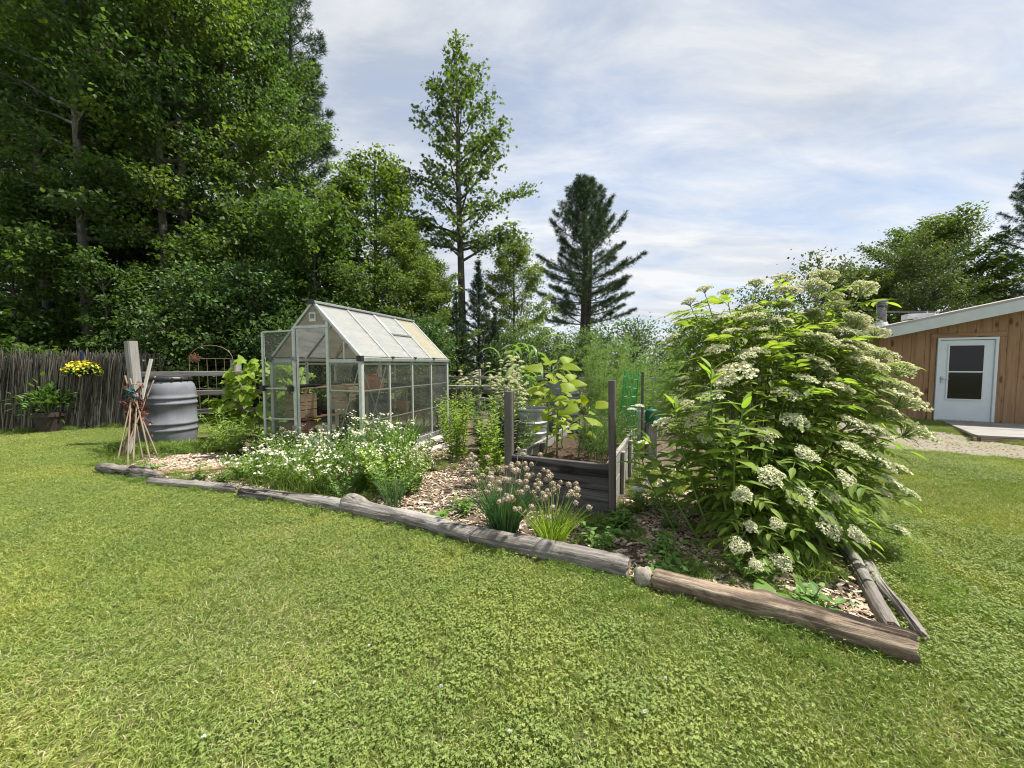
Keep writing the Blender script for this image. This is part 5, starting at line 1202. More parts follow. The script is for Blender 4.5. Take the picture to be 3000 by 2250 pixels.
# sunflowers
sun_leaf = [tmpl_mesh('leaf', leaf_broad(.36+.04*k, 10, .25+.12*k, .12-.03*k), LEAF_SUNF, .3+.2*k) for k in range(3)]
def sunflower(base, top, n, l0, l1, label, seed, tstart=.15):
    rs = random.Random(seed); root = empty('sunflower', base, label, 'sunflower', 'young sunflowers'); b = A3(*base); t_ = A3(*top)
    pts = np.array([b*(1-s)+t_*s+A3(.015*math.sin(s*5+seed), 0, 0) for s in np.linspace(0, 1, 9)]); mb = MB(); tube(mb, pts, np.linspace(.010, .006, 9), 8); mb.build('stem', STEM_GREEN, root, smooth=True)
    mb = MB()
    for k in range(n):
        s = tstart+(1-tstart)*((k+.5)/n)**.62; p = b*(1-s)+t_*s; az = k*2.4+seed; out = A3(math.cos(az), math.sin(az), 0); L = l0+(l1-l0)*min(1, max(0, s-.2)*1.5)
        if s > .95: L *= .7
        pet = L*.55; up_ = .35+.75*(s > .85)
        pts = np.array([p, p+out*pet*.55+UP*pet*up_*.6, p+out*pet+UP*pet*up_*.75]); tube(mb, pts, [.0045, .004, .003], 5)
        place('leaf', sun_leaf[rs.randrange(3)], root, pts[-1], out+A3(0, 0, rs.uniform(-.25, .35)+.5*(s > .92)), UP*.8+A3(rs.uniform(-.3, .3), -.75+rs.uniform(-.2, .2), 0)+out*.25, L*rs.uniform(.85, 1.1))
    tag(mb.build('petioles', STEM_GREEN, root), kind='stuff'); return root
sunflower((.33, 3.97, .36), (.44, 4.02, 1.32), 19, .09, .21, 'tallest sunflower plant with large glowing leaves in the raised bed', 1)
sunflower((.47, 4.10, .36), (.53, 4.15, 1.14), 16, .09, .19, 'second sunflower plant, just right of the tallest', 2)
sunflower((.68, 3.92, .36), (.78, 3.95, .90), 12, .08, .17, 'shortest sunflower, nearest the right bed post', 3, .3)
sunflower((.60, 4.4, .36), (.56, 4.45, .72), 6, .06, .10, 'small sunflower seedling deep in the raised bed', 4, .2)
# feathery asparagus/dill inside and behind the bed
def feathery(name, loc, label, cat, n, h, spread, fronds, nl, mat, splay=.6, len_=.06, br=.22, wd=.0022):
    root = empty(name, (*loc[:2], loc[2] if len(loc) > 2 else 0), label, cat); P = stems(loc, n, h, spread, splay, rbase=spread*.5, seg=10); stem_tubes(P, .004, STEM_GREEN, root, seg=4)
    k = n*fronds; si = np.repeat(np.arange(n), fronds); t = .25+.74*rng.random(k); f = t*9; i = np.minimum(f.astype(int), 8); w_ = (f-i)[:, None]; q = P[si, i]*(1-w_)+P[si, i+1]*w_
    az = rng.uniform(0, 6.28, k); d = nrm(np.c_[np.cos(az), np.sin(az), rng.uniform(.1, .8, k)]); L = br*rng.uniform(.5, 1.2, k)*(1.25-t)
    mb = MB(); mb.scatter(BLADE, q, frames(d, rdir(k), np.c_[np.full(k, .003), L, np.ones(k)]), rng.random(k))
    m_ = k*nl; fi = np.repeat(np.arange(k), nl); s = rng.random(m_); c = q[fi]+d[fi]*(L[fi]*s)[:, None]; dd = d[fi]*.7+rdir(m_); mb.scatter(NEEDLE, c, frames(dd, rdir(m_), np.c_[np.full(m_, wd), rng.uniform(.5, 1.1, m_)*len_, np.ones(m_)]), rng.random(m_)); mb.build('fronds', mat, root)
    return root
feathery('asparagus_plant', (1.60, 6.9), 'tall feathery asparagus fern clump behind the green netting', 'asparagus', 40, 1.78, .55, 26, 28, LEAF_ASP, .3, .07, .34, .0036)
feathery('asparagus_plant', (2.55, 7.2), 'tall feathery asparagus fern clump nearer the elderberry bush', 'asparagus', 40, 1.95, .60, 26, 28, LEAF_ASP, .3, .07, .34, .0036)
feathery('dill_plant', (.86, 3.85, .36), 'feathery dark green dill spilling over the right side of the bed', 'dill', 24, .42, .22, 14, 22, LEAF_DARKH, .8, .045, .15, .0024)
feathery('dill_plant', (1.05, 4.4, .36), 'feathery dill in the middle of the raised bed', 'dill', 22, .48, .25, 14, 22, LEAF_DARKH, .8, .045, .16, .0024)
feathery('dill_plant', (1.35, 4.95, .36), 'feathery dill at the far end of the raised bed', 'dill', 20, .5, .25, 14, 20, LEAF_DARKH, .8, .045, .16, .0026)
# grass weeds in bed soil
blades('grass_clump', (.40, 4.6), 'thin grass growing along the left inside of the raised bed', 'grass', 60, .66, .5, .006, LEAF_WEED, .25)
# corn
cl = []
CORNL = []
for v_ in range(3):
    mb = MB(); L = 1.0; t = np.linspace(0, 1, 12)[:, None]; p = np.c_[np.zeros(12), (t*.72)[:, 0]-.1*(t[:, 0]**3), (1.0*t-(1.15+.2*v_)*t**2.0)[:, 0]*.62]; w_ = (.052*np.sin(np.pi*np.clip(t*.92+.06, 0, 1))**.6); w_[-1] = .002
    tw = .5*np.sin(t*4+v_)*.03
    l = p+np.c_[-w_[:, 0], 0*t[:, 0], w_[:, 0]*.4+tw[:, 0]]; r = p+np.c_[w_[:, 0], 0*t[:, 0], w_[:, 0]*.4-tw[:, 0]]; i = np.arange(11)
    mb.add(np.concatenate([l, p, r]), [np.stack([i, i+12, i+13, i+1], -1), np.stack([i+12, i+24, i+25, i+13], -1)], .5); CORNL.append(mb.mesh('leaf', LEAF_CORN, True))
CP = [(-.22, 7.35, 1.75, 'its leaf arching toward the greenhouse'), (.18, 7.45, 1.85, 'second from the greenhouse'), (.48, 7.3, 2.0, 'tallest, with an upright folded leaf'), (.75, 7.6, 1.8, 'nearest the pine trunk'), (.02, 7.75, 1.8, 'in the rear, greenhouse side'), (.36, 7.9, 1.9, 'in the rear, pine side')]
for k, (x, y, h, lb) in enumerate(CP):
    root = empty('corn_plant', (x, y, 0), 'corn plant with long arching leaves, '+lb, 'corn', 'corn plants'); mb = MB(); tube(mb, [(x, y, 0), (x, y, h*.85)], [.014, .009], 7); mb.build('stalk', STEM_GREEN, root)
    for j in range(8):
        s = .2+.75*j/7; az = j*3.14+rng.normal(0, .5)+k; d = A3(math.cos(az), math.sin(az), .15+.5*(j > 5)); o = place('leaf', CORNL[j % 3], root, A3(x, y, h*.85*s), d, UP, .82*rng.uniform(.85, 1.15)); 
# valerian, tall with white umbels
UMB = []
for v_ in range(3):
    mb = MB(); n = 130; a = rng.uniform(0, 6.28, n); r_ = np.sqrt(rng.random(n)); c = np.c_[r_*np.cos(a), r_*np.sin(a), .55-.5*r_**2+rng.normal(0, .10, n)]; mb.scatter(DISC, c, frames(rdir(n), UP+rdir(n)*.6, .13), rng.random(n)); UMB.append(mb.mesh('flower_head', CREAM_PETAL))
VL = [(-.20, 6.25, 1.68, 'tallest, against the dark trees'), (.05, 6.15, 1.42, 'between the tallest and the sunflowers'), (.20, 6.0, 1.32, 'leaning behind the sunflower leaves'), (-.05, 5.85, 1.10, 'shorter, above the steel drum'), (-.95, 9.2, 1.15, 'far back by the fence posts'), (-1.2, 8.9, .95, 'far back beside the greenhouse corner')]
for k, (x, y, h, lb) in enumerate(VL):
    root = empty('valerian_plant', (x, y, 0), 'tall white-flowered valerian '+lb, 'flowering plant', 'valerian plants'); P = stems((x, y), 6, h, .20, .2, rbase=.08); stem_tubes(P, .006, STEM_GREEN, root)
    mb = MB(); q, M = leaves_on(P, 14, LANCE, .12, .20, .05, .85, .35, 1, .55); mb.scatter(LANCE, q, M, rng.random(len(q))); mb.build('foliage', LEAF_HERB, root)
    for p in P:
        for j in range(9):
            s = 1-.032*j; i = min(int(s*5.99), 5); w_ = s*6-i; c = p[i]*(1-w_)+p[min(i+1, 6)]*w_+rng.normal(0, 1, 3)*A3(.055, .055, .02)*(j > 0)+A3(0, 0, .01)
            link('flower_head', UMB[j % 3], root, Matrix.Translation(Vector(c)) @ Matrix.Scale((.030 if j else .042)*rng.uniform(.8, 1.2), 4))
# vine on the fence
vine = empty('fence_vine', (-4.6, 6.8, 0), 'bright green large-leaved vine smothering the fence beside the greenhouse', 'vine')
vme = [tmpl_mesh('leaf', (VINEL if k < 2 else HEART), LEAF_VINE, .2+.3*k, False) for k in range(3)]
for k in range(300):
    x = rng.uniform(-5.2, -3.75); y0 = FY(x)+rng.uniform(-.28, .12); zt = (1.12+.25*math.sin((x+5.2)*2.2)) if x > -4.95 else .75
    z = zt*rng.random()**.75; s = rng.uniform(.10, .19)
    d = nrm(A3(rng.normal(0, .6), -.5+rng.normal(0, .4), -.35+rng.normal(0, .4))); nn = nrm(A3(rng.normal(.2, .35), -.55+rng.normal(0, .3), .85))
    place('leaf', vme[k % 3], vine, A3(x, y0-.10, z+.08), d, nn, s)
mb = MB()
for k in range(16):
    x = rng.uniform(-5.2, -4.0); q = np.array([[x+rng.normal(0, .12)*t_, FY(x)+.02+rng.normal(0, .05), t_*1.25] for t_ in np.linspace(0, 1, 8)]); tube(mb, q, .006, 5)
mb.build('stems', STEM_GREEN, vine)

# ---------------------------------------------------------------- elderberry bush
HEADS = [(1.63,3.21,1.87,0.059),(1.5,3.18,1.77,0.065),(2.25,3.22,1.85,0.092),(2.61,3.3,2.01,0.107),(2.46,3.23,1.9,0.099),(2.87,3.25,1.9,0.106),(2.52,3.11,1.8,0.063),(2.69,3.1,1.64,0.082),(2.73,3.13,1.59,0.076),(2.11,3.09,1.57,0.088),(1.72,3.13,1.61,0.083),(1.89,3.04,1.6,0.087),(1.33,3.03,1.48,0.055),(1.74,3.01,1.5,0.061),(1.93,3.05,1.5,0.074),(1.97,3.02,1.43,0.074),(1.6,2.93,1.37,0.072),(1.87,2.94,1.33,0.09),(2.33,3.0,1.45,0.11),(2.6,3.09,1.51,0.101),(2.61,3.04,1.42,0.111),(2.84,3.05,1.37,0.087),(3.03,3.08,1.26,0.106),(2.58,2.9,1.28,0.106),(2.26,2.96,1.28,0.096),(1.68,2.86,1.2,0.14),(1.61,2.82,1.15,0.08),(2.87,3.02,1.12,0.148),(2.86,2.9,1.03,0.13),(2.31,2.83,1.1,0.104),(2.0,2.89,1.03,0.094),(1.35,2.86,1.0,0.07),(1.52,2.82,1.06,0.08),(2.0,2.81,0.88,0.097),(2.36,2.77,0.89,0.09),(2.89,2.86,0.83,0.128),(1.14,2.73,0.9,0.061),(1.41,2.82,0.9,0.069),(1.44,2.74,0.8,0.061),(1.69,2.8,0.84,0.057),(1.83,2.77,0.81,0.068),(1.97,2.64,0.72,0.065),(2.27,2.66,0.74,0.081),(2.49,2.69,0.84,0.066),(1.72,2.55,0.6,0.078),(1.52,2.48,0.5,0.066),(1.86,2.51,0.49,0.082),(2.06,2.55,0.48,0.068),(2.13,2.53,0.59,0.062),(2.47,2.66,0.65,0.087),(2.64,2.69,0.59,0.071),(2.54,2.65,0.51,0.086),(2.71,2.67,0.43,0.054),(2.48,2.63,0.45,0.054),(1.53,2.41,0.33,0.044),(1.44,2.37,0.23,0.053),(1.67,2.35,0.15,0.057),(1.47,2.26,0.17,0.041),(2.04,2.52,0.35,0.051),(2.07,2.35,0.31,0.057),(2.0,2.46,0.31,0.07),(2.53,2.56,0.23,0.062),(1.66,2.39,0.36,0.039),(1.85,3.3,1.86,0.06),(2.1,3.35,1.95,0.07),(2.35,3.4,2.0,0.075),(2.75,3.35,1.78,0.08),(2.95,3.2,1.55,0.08),(2.45,3.2,1.68,0.08),(2.2,3.2,1.74,0.07),(1.95,3.15,1.7,0.06),(1.45,3.2,1.6,0.05),(2.3,2.95,1.22,0.08),(2.5,2.95,1.38,0.08),(2.1,2.85,1.15,0.07),(1.78,2.9,1.3,0.07),(2.7,2.85,.95,0.08)]
eb = empty('elderberry_bush', (1.95, 2.95, 0), 'large leafy elderberry bush covered in flat creamy white flower heads', 'bush')
UM2 = []
for v_ in range(7):
    mb = MB(); n = 430+60*(v_ % 4); a = rng.uniform(0, 6.28, n); r_ = np.sqrt(rng.random(n)); lob = 1+.16*np.sin((3+v_ % 3)*a+v_)+.08*np.sin(7*a-v_); lob = lob*(1-.25*(v_ % 2)*np.sin(a+v_)**2)
    cl_ = .10*np.sin(r_*13+v_)*np.sin(a*7)
    c = np.c_[r_*lob*np.cos(a), r_*lob*np.sin(a), .34*(1-r_**2)*(.7+.2*(v_ % 3))+cl_+rng.normal(0, .035, n)]
    mb.scatter(DISC, c, frames(rdir(n), UP*1.2+np.c_[c[:, :2]*.6, 0*a]+rdir(n)*.45, rng.uniform(.055, .085, n)), rng.random(n))
    fl_ = mb.mesh('flower_head', CREAM_PETAL)
    mb = MB()
    for j in range(26):
        aa_ = rng.uniform(0, 6.28); rr_ = math.sqrt(rng.random())*.9; tube(mb, [(0, 0, -.55), (rr_*.45*math.cos(aa_), rr_*.45*math.sin(aa_), -.2), (rr_*math.cos(aa_), rr_*math.sin(aa_), .30*(1-rr_**2))], .018, 3, .8)
    UM2.append((fl_, mb.mesh('flower_stalk', STEM_GREEN)))
def compound(v_):
    mb = MB(); n = (3, 3, 2, 4)[v_]; tm = leaf_lance(.17, .25, 5, .03); sag = .14+.11*v_
    rach = np.array([[0, t_, -sag*t_*t_] for t_ in np.linspace(0, 1, 6)]); tube(mb, rach, [.012, .011, .010, .009, .008, .006], 4, .9)
    pos, dirs, sz = [], [], []
    for k in range(n):
        t_ = .34+.58*k/n
        for sg in (-1, 1): pos.append([0, t_, -sag*t_*t_]); dirs.append([sg*.9, .55, -.12+rng.normal(0, .08)]); sz.append(.46*rng.uniform(.85, 1.1))
    pos.append([0, 1, -sag]); dirs.append([0, 1, -.45]); sz.append(.52)
    mb.scatter(tm, np.array(pos), frames(np.array(dirs), UP+rdir(len(pos))*.15, np.array(sz)), rng.random(len(pos))); return mb
CMB = [compound(k) for k in range(4)]; CME = [c_.mesh('leaf', LEAF_ELDER) for c_ in CMB]
BASE = A3(1.95, 2.98, 0); LP = []
mbw = MB()
for k, (x, y, z, r_) in enumerate(HEADS):
    H_ = A3(x, y, z); out = nrm((H_-A3(1.95, 3.0, .75))*A3(1, 1, .5)); nn = nrm(UP*.85+out*.55+rdir(1)[0]*.12)
    H_ = H_+out*.08+UP*.03; M_ = frames(np.cross(nn, A3(1, 0, 0))[None], nn[None], r_*(1.15 if z > .6 else 1.05))[0]; rot = Matrix.Rotation(rng.uniform(0, 6), 4, 'Z'); M = Matrix([[*M_[i], H_[i]] for i in range(3)]+[[0, 0, 0, 1]]) @ rot
    vv = UM2[k % 7]; fh = link('flower_head', vv[0], eb, M); link('flower_stalk', vv[1], fh, M)
    b = BASE+A3(*rng.normal(0, .10, 2), 0); mid = b*.42+H_*.58+A3(0, 0, .12*z+.10)-out*.12
    s = np.linspace(0, 1, 8)[:, None]; P = b*(1-s)**2+2*mid*s*(1-s)+(H_-nn*r_*.5)*s*s; tube(mbw, P, np.linspace(.011, .003, 8), 5, .5)
    for j in range(5):
        s_ = .56+.33*j/4; p = b*(1-s_)**2+2*mid*s_*(1-s_)+H_*s_*s_; az = rng.uniform(0, 6.28); d = nrm(A3(math.cos(az), math.sin(az), .15)+out*.6)
        LP.append((p, d, rng.uniform(.12, .26)))
eb_st = mbw.build('stems', plain('elder_stem', (.15, .16, .07), .8, 0, 20, .3), eb)
# filler leaves through the bush volume
nF = 820; th = rng.uniform(0, 6.28, nF); rr_ = rng.random(nF)**.42; zz_ = rng.random(nF)
for k in range(nF):
    z = .12+1.72*zz_[k]; f = math.sin(math.pi*min(.97, (.30+.62*zz_[k])))**.7; cx = 1.93+.24*zz_[k]; cy_ = 2.92+.16*zz_[k]
    xl = np.interp(z, (0, .3, .6, 1, 1.9), (1.68, 1.6, 1.48, 1.32, 1.55)); xr = np.interp(z, (0, .25, .5, .9, 1.3, 1.9), (2.1, 2.35, 2.7, 2.9, 2.9, 2.75)); yf = 2.45+.46*z
    p = A3((xl+xr)/2+(xr-xl)/2*rr_[k]*math.cos(th[k]), (yf+3.5)/2+(3.5-yf)/2*rr_[k]*math.sin(th[k]), z); d = nrm(A3(math.cos(th[k])+rng.normal(0, .5), math.sin(th[k])+rng.normal(0, .5), .05+rng.normal(0, .25)))
    LP.append((p, d, rng.uniform(.12, .26)))
order = sorted(range(len(LP)), key=lambda i: LP[i][0][1])       # the ones facing the lawn show largest
rest = MB()
for c_, i in enumerate(order):
    p, d, s_ = LP[i]; v_ = i % 4; nn = nrm(UP+rdir(1)[0]*.3)
    if c_ < 300: place('leaf', CME[v_], eb, p, d, nn, s_)
    else:
        M_ = frames(d[None], nn[None], s_); tmv = np.concatenate(CMB[v_].v); rest.add(tmv @ M_[0].T+p, CMB[v_].f, np.concatenate(CMB[v_].r))
tag(rest.build('foliage', LEAF_ELDER, eb), kind='stuff')
# tall lance-leaved stalks in front of the bush
MS = [((1.62, 2.72, 0), (1.33, 2.58, 1.32), 'tallest'), ((1.50, 2.78, 0), (1.14, 2.70, 1.08), 'leaning out toward the raised bed'), ((1.60, 2.62, 0), (1.48, 2.45, 1.08), 'standing closest to the bush'), ((1.42, 2.85, 0), (1.05, 2.90, .76), 'short, at the edge toward the bed'), ((1.30, 2.95, 0), (1.02, 3.05, .66), 'shortest, farthest back')]
mlf = [tmpl_mesh('leaf', leaf_lance(.15+.02*k, .22+.1*k, 6, .02), LEAF_ELDER if k else LEAF_GOLD, .4+.2*k) for k in range(3)]
for k, (b, t_, lb) in enumerate(MS):
    root = empty('lance_leaved_stalk', b, 'stalk with long pointed leaves before the elderberry, '+lb, 'leafy plant', 'stalks before the elderberry'); B = A3(*b); T = A3(*t_); s = np.linspace(0, 1, 9)[:, None]; P = B*(1-s)+T*s+A3(-.05, .02, .05)*np.sin(np.pi*s)
    mb = MB(); tube(mb, P, np.linspace(.008, .004, 9), 6); mb.build('stem', STEM_GREEN, root)
    n = int(22*np.linalg.norm(T-B)/1.2)+4
    for j in range(n):
        s_ = .36+.64*j/(n-1); p = B*(1-s_)+T*s_+A3(-.05, .02, .05)*math.sin(math.pi*s_); az = j*2.4+k; place('leaf', mlf[(j % 2)+1 if s_ < .9 else 0], root, p, A3(math.cos(az), math.sin(az), .35+.9*(s_ > .9)), UP, (.21 if s_ < .85 else .15)*rng.uniform(.8, 1.1))

# ---------------------------------------------------------------- trees
def ovoid(t): return math.sin(math.pi*(.10+.86*t))**.75
def decid(name, H, base, spread, nlimb, nleaf, lsize, tm, rt, prof, mat, bark=BARK, elev=(12, 58), seed=1, limbs=None, flat=.07, wob=.25, loose=.13, lean=(0, 0)):
    """returns an empty at the foot with trunk and crown parts"""
    rs = np.random.default_rng(seed); root = empty(name, (0, 0, 0)); zt = np.linspace(0, 1, 14)
    tr_ = np.c_[np.cumsum(rs.normal(0, wob*.06, 14))*zt+lean[0]*zt, np.cumsum(rs.normal(0, wob*.06, 14))*zt+lean[1]*zt, zt*H]
    mb = MB(); tube(mb, tr_, rt*(1-zt)**.75+.012, 10); mb.build('trunk', bark, root, smooth=True)
    tp = lambda z: A3(np.interp(z, tr_[:, 2], tr_[:, 0]), np.interp(z, tr_[:, 2], tr_[:, 1]), z)
    mw = MB(); S0, S1, WT = [], [], []
    L_ = limbs if limbs is not None else []
    if limbs is None:
        for i in range(nlimb):
            t = (i+rs.uniform(0, .9))/nlimb; z = base+(H*.97-base)*t**.92
            L_.append((z, i*2.39996+rs.normal(0, .35), spread*prof(t)*rs.uniform(.72, 1.15), elev[0]+(elev[1]-elev[0])*t+rs.normal(0, 7)))
    for z, az, L, el in L_:
        p0 = tp(z); d = A3(math.cos(az)*math.cos(R(el)), math.sin(az)*math.cos(R(el)), math.sin(R(el))); P = curve3(p0, d, L, (0, 0, L*rs.uniform(-.05, .18)), 6)
        P[1:] += rs.normal(0, .03*L, (5, 3))*.6
        r0 = max(.012, rt*.42*(1-z/H)+.008*L); tube(mw, P, np.linspace(r0, .006, 6), 5)
        m_ = int(4+L*3.2)
        for k in range(m_):
            s = .18+.82*(k+rs.random())/m_; f = min(s*5, 4.999); i = int(f); q = P[i]*(1-(f-i))+P[i+1]*(f-i); a2 = az+(1 if k % 2 else -1)*rs.uniform(.35, 1.25); l2 = (L*.42*(1.1-s)+.28)*rs.uniform(.7, 1.25)
            dd = nrm(A3(math.cos(a2), math.sin(a2), math.sin(R(el))*.6+rs.normal(0, .18))); e = q+dd*l2
            if l2 > .35: tube(mw, [q, (q+e)/2+A3(0, 0, .03), e], [.008, .006, .003], 3, cap=False)
            S0.append(q); S1.append(e); WT.append(l2)
        S0.append(P[3]); S1.append(P[5]+(P[5]-P[4])*.5); WT.append(L*.3+.15)
    S0, S1, WT = np.array(S0), np.array(S1), np.array(WT); k = rs.choice(len(WT), nleaf, p=WT/WT.sum()); s = rs.random(nleaf)**.75
    c = S0[k]*(1-s)[:, None]+S1[k]*s[:, None]+rs.normal(0, 1, (nleaf, 3))*A3(loose, loose, flat)
    d = (S1[k]-S0[k])*.5/WT[k][:, None]+nrm(rs.normal(size=(nleaf, 3)))*.9+A3(0, 0, -.35); nn = A3(0, 0, .9)+nrm(rs.normal(size=(nleaf, 3)))*.75
    ml = MB(); ml.scatter(tm, c, frames(d, nn, rs.uniform(.7, 1.2, nleaf)*lsize), rs.random(nleaf)); ml.build('crown', mat, root); mw.build('limbs', bark, root)
    return root
def conif(name, H, base, rad, step, per, prof, nl, nw, tufts, mat, bark=BARK_PINE, rt=.2, el0=-8, curl=.18, seed=1, twin=None, tl=.4, nt=9):
    rs = np.random.default_rng(seed); root = empty(name, (0, 0, 0)); mb = MB(); zt = np.linspace(0, 1, 12)
    tube(mb, np.c_[.02*H*np.sin(zt*3)*.3, 0*zt, zt*H], rt*(1-zt)**.8+.015, 10)
    if twin is not None: tube(mb, np.c_[twin*np.sin(zt*1.5)*.8+.05, .1*zt, zt*H*.9], rt*.85*(1-zt)**.8+.012, 9)
    mb.build('trunk', bark, root, smooth=True); mw = MB(); C, Dv = [], []
    z = base; i = 0
    while z < H*.985:
        t = (z-base)/(H-base)
        for k in range(per):
            az = i*1.1+k*2*math.pi/per+rs.normal(0, .22); L = rad*prof(t)*rs.uniform(.58, 1.15)*(.45 if rs.random() < .08 else 1)
            if L < .12: L = .12
            el = R(el0+62*t**1.4+rs.normal(0, 5)); d = A3(math.cos(az)*math.cos(el), math.sin(az)*math.cos(el), math.sin(el)); P = curve3((0, 0, z), d, L, (0, 0, L*curl), 6); tube(mw, P, np.linspace(.012+.012*L, .005, 6), 4, cap=False)
            m_ = max(3, int(tufts*L))
            s = .22+.78*rs.random(m_)**.7; f = np.minimum(s*5, 4.999); ii = f.astype(int); q = P[ii]*(1-(f-ii))[:, None]+P[ii+1]*(f-ii)[:, None]
            a2 = az+rs.normal(0, .9, m_); off = np.c_[np.cos(a2), np.sin(a2), rs.normal(.1, .25, m_)]*(tl*(1.15-s)*rs.random(m_)*min(1.0, L))[:, None]
            C.append(q+off); Dv.append(d[None]*.8+np.c_[np.cos(a2), np.sin(a2), np.full(m_, .45)]*.7)
        z += step*rs.uniform(.75, 1.25)*(1-.35*t); i += 1
    C = np.concatenate(C); Dv = np.concatenate(Dv); n = len(C); k = np.repeat(np.arange(n), nt); N = len(k)
    dd = nrm(Dv[k])*.9+nrm(rs.normal(size=(N, 3))); ml = MB(); ml.scatter(NEEDLE, C[k]+rs.normal(0, .03, (N, 3)), frames(dd, nrm(rs.normal(size=(N, 3))), np.c_[np.full(N, nw), rs.uniform(.7, 1.2, N)*nl, np.ones(N)]), rs.random(N)); ml.build('crown', mat, root); mw.build('limbs', bark, root)
    return root
def put(root, loc, label, cat='tree', group=None, rz=0.0, s=1.0, sz=None):
    root.matrix_basis = Matrix.Translation(Vector((*loc, -.03))) @ Matrix.Rotation(rz, 4, 'Z') @ Matrix.Diagonal((s, s, sz or s, 1)); tag(root, label, cat, group); return root

# tall slender maple in the middle: limbs given one by one (height, azimuth, length, elevation)
rs = np.random.default_rng(21); LM = []
for i in range(46):
    t = i/45; z = 5.0+7.4*t; az = i*2.4; side = math.cos(az)
    L = (1.0+1.25*math.sin(math.pi*(.25+.62*t)))*(1-.55*t) if t < .75 else .62-(t-.75)*1.6
    L *= (.85 if side < 0 else 1.12)*rs.uniform(.6, 1.1); LM.append((z, az, max(.18, L), 24+26*t+rs.normal(0, 6)))
LM += [(6.6, .1, 2.75, 22), (8.1, .15, 2.2, 42), (8.0, -.2, 1.9, 46), (5.4, .2, 2.2, 12), (5.6, -.4, 2.0, 8), (7.2, 3.2, 2.1, 26), (8.9, 3.05, 1.9, 42), (10.1, 3.1, 1.4, 52), (9.6, 3.3, 1.5, 58), (6.0, 3.0, 1.9, 14), (5.4, 3.3, 1.8, 10), (10.6, .1, 1.3, 48)]
mp = decid('maple_tree', 12.75, 5, 2, 0, 6600, .145, MAPLE, .15, ovoid, LEAF_MAPLE, seed=3, limbs=LM, flat=.07, loose=.11, lean=(-.2, 0)); put(mp, (-1.74, 14.0), 'tall slender maple with a bare lower trunk, standing alone against the sky')
pn = conif('pine_tree', 12.9, 3.9, 3.6, .44, 6, lambda t: (.86+.25*t if t < .22 else 1.02*(1-(t-.22)/.80)**.72)*.98, .22, .023, 46, NEEDLE_PINE, rt=.33, twin=.55, el0=3, curl=.20, seed=5, tl=1.0, nt=8)
put(pn, (4.6, 25.0), 'tall dark white pine with a forked trunk, behind the asparagus')

FG = 'deciduous trees along the edge of the woods'
f1 = decid('forest_tree', 15.5, 4.4, 3.2, 48, 26000, .115, KITE, .12, ovoid, LEAF_FOREST, BARK_PALE, (2, 60), 11)
f2 = decid('forest_tree', 15.0, 1.6, 2.9, 46, 26000, .11, KITE, .12, lambda t: ovoid(t)*.9+.12, LEAF_FOREST, BARK, (5, 60), 12)
f3 = decid('forest_tree', 14.0, 4.2, 3.3, 42, 23000, .115, KITE, .11, ovoid, LEAF_LIGHT, BARK_PALE, (5, 55), 13)
put(f1, (-11.15, 10.2), 'forest tree with a straight pale lichen-spotted trunk behind the reed screen', group=FG, rz=.4)
put(f2, (-8.8, 12.2), 'leafy forest tree at the outer edge of the woods, meeting the sky', group=FG, rz=1.0)
put(f3, (-9.5, 11.4), 'forest tree with twin grey trunks rising above the trellis', group=FG, rz=2.2, s=1.02)
copy_tree(f1, (-9.75, 11.0, -.03), 2.0, .98, 'slim forest tree with a dark trunk beside the twin grey trunks', FG)
copy_tree(f2, (-13.8, 11.6, -.03), 3.0, 1.05, 'forest tree at the far left above the reed screen', FG)
copy_tree(f3, (-16.3, 12.2, -.03), 4.0, 1.0, 'forest tree cut off by the left edge of the picture', FG)
BK = 'trees deep in the woods'
for k, (x, y, r_, s, src) in enumerate(((-12.4, 14.2, 1.2, 1.1, f2), (-10.0, 15.2, 5.0, 1.05, f1), (-15.2, 15.6, .3, 1.15, f3), (-18.5, 15.5, 2.5, 1.1, f1), (-17.8, 19.5, 3.3, 1.2, f2), (-21.8, 17.8, 5.5, 1.15, f2), (-10.8, 19.5, .8, 1.0, f2))):
    copy_tree(src, (x, y, -.03), r_, s, 'tall leafy tree deep in the shady woods at the left', BK)
sp1 = conif('spruce_tree', 15.5, 1.8, 2.5, .50, 6, lambda t: (1-t)**.8+.03, .15, .020, 26, NEEDLE_DARK, rt=.2, el0=-6, curl=.05, seed=7, tl=.5, nt=8)
put(sp1, (-14.6, 13.6), 'dark spruce in the shade behind the reed screen', 'tree', 'conifers in the woods')
wp = conif('pine_tree', 16.5, 3.0, 2.7, .62, 5, lambda t: (.85 if t < .25 else .95*(1-(t-.25)/.78)**.6)+.05, .22, .022, 34, NEEDLE_PINE, rt=.2, el0=0, curl=.10, seed=8, tl=.8, nt=8)
put(wp, (-8.95, 16.2), 'shaggy pine whose branch tips show past the edge of the woods', 'tree', 'conifers in the woods')
copy_tree(sp1, (-11.6, 12.8, -.03), 2.0, .85, 'dark spruce between the pale trunk and the twin trunks', 'conifers in the woods')
copy_tree(sp1, (-19.5, 14.2, -.03), 1.0, .95, 'dark spruce near the left edge of the picture', 'conifers in the woods')

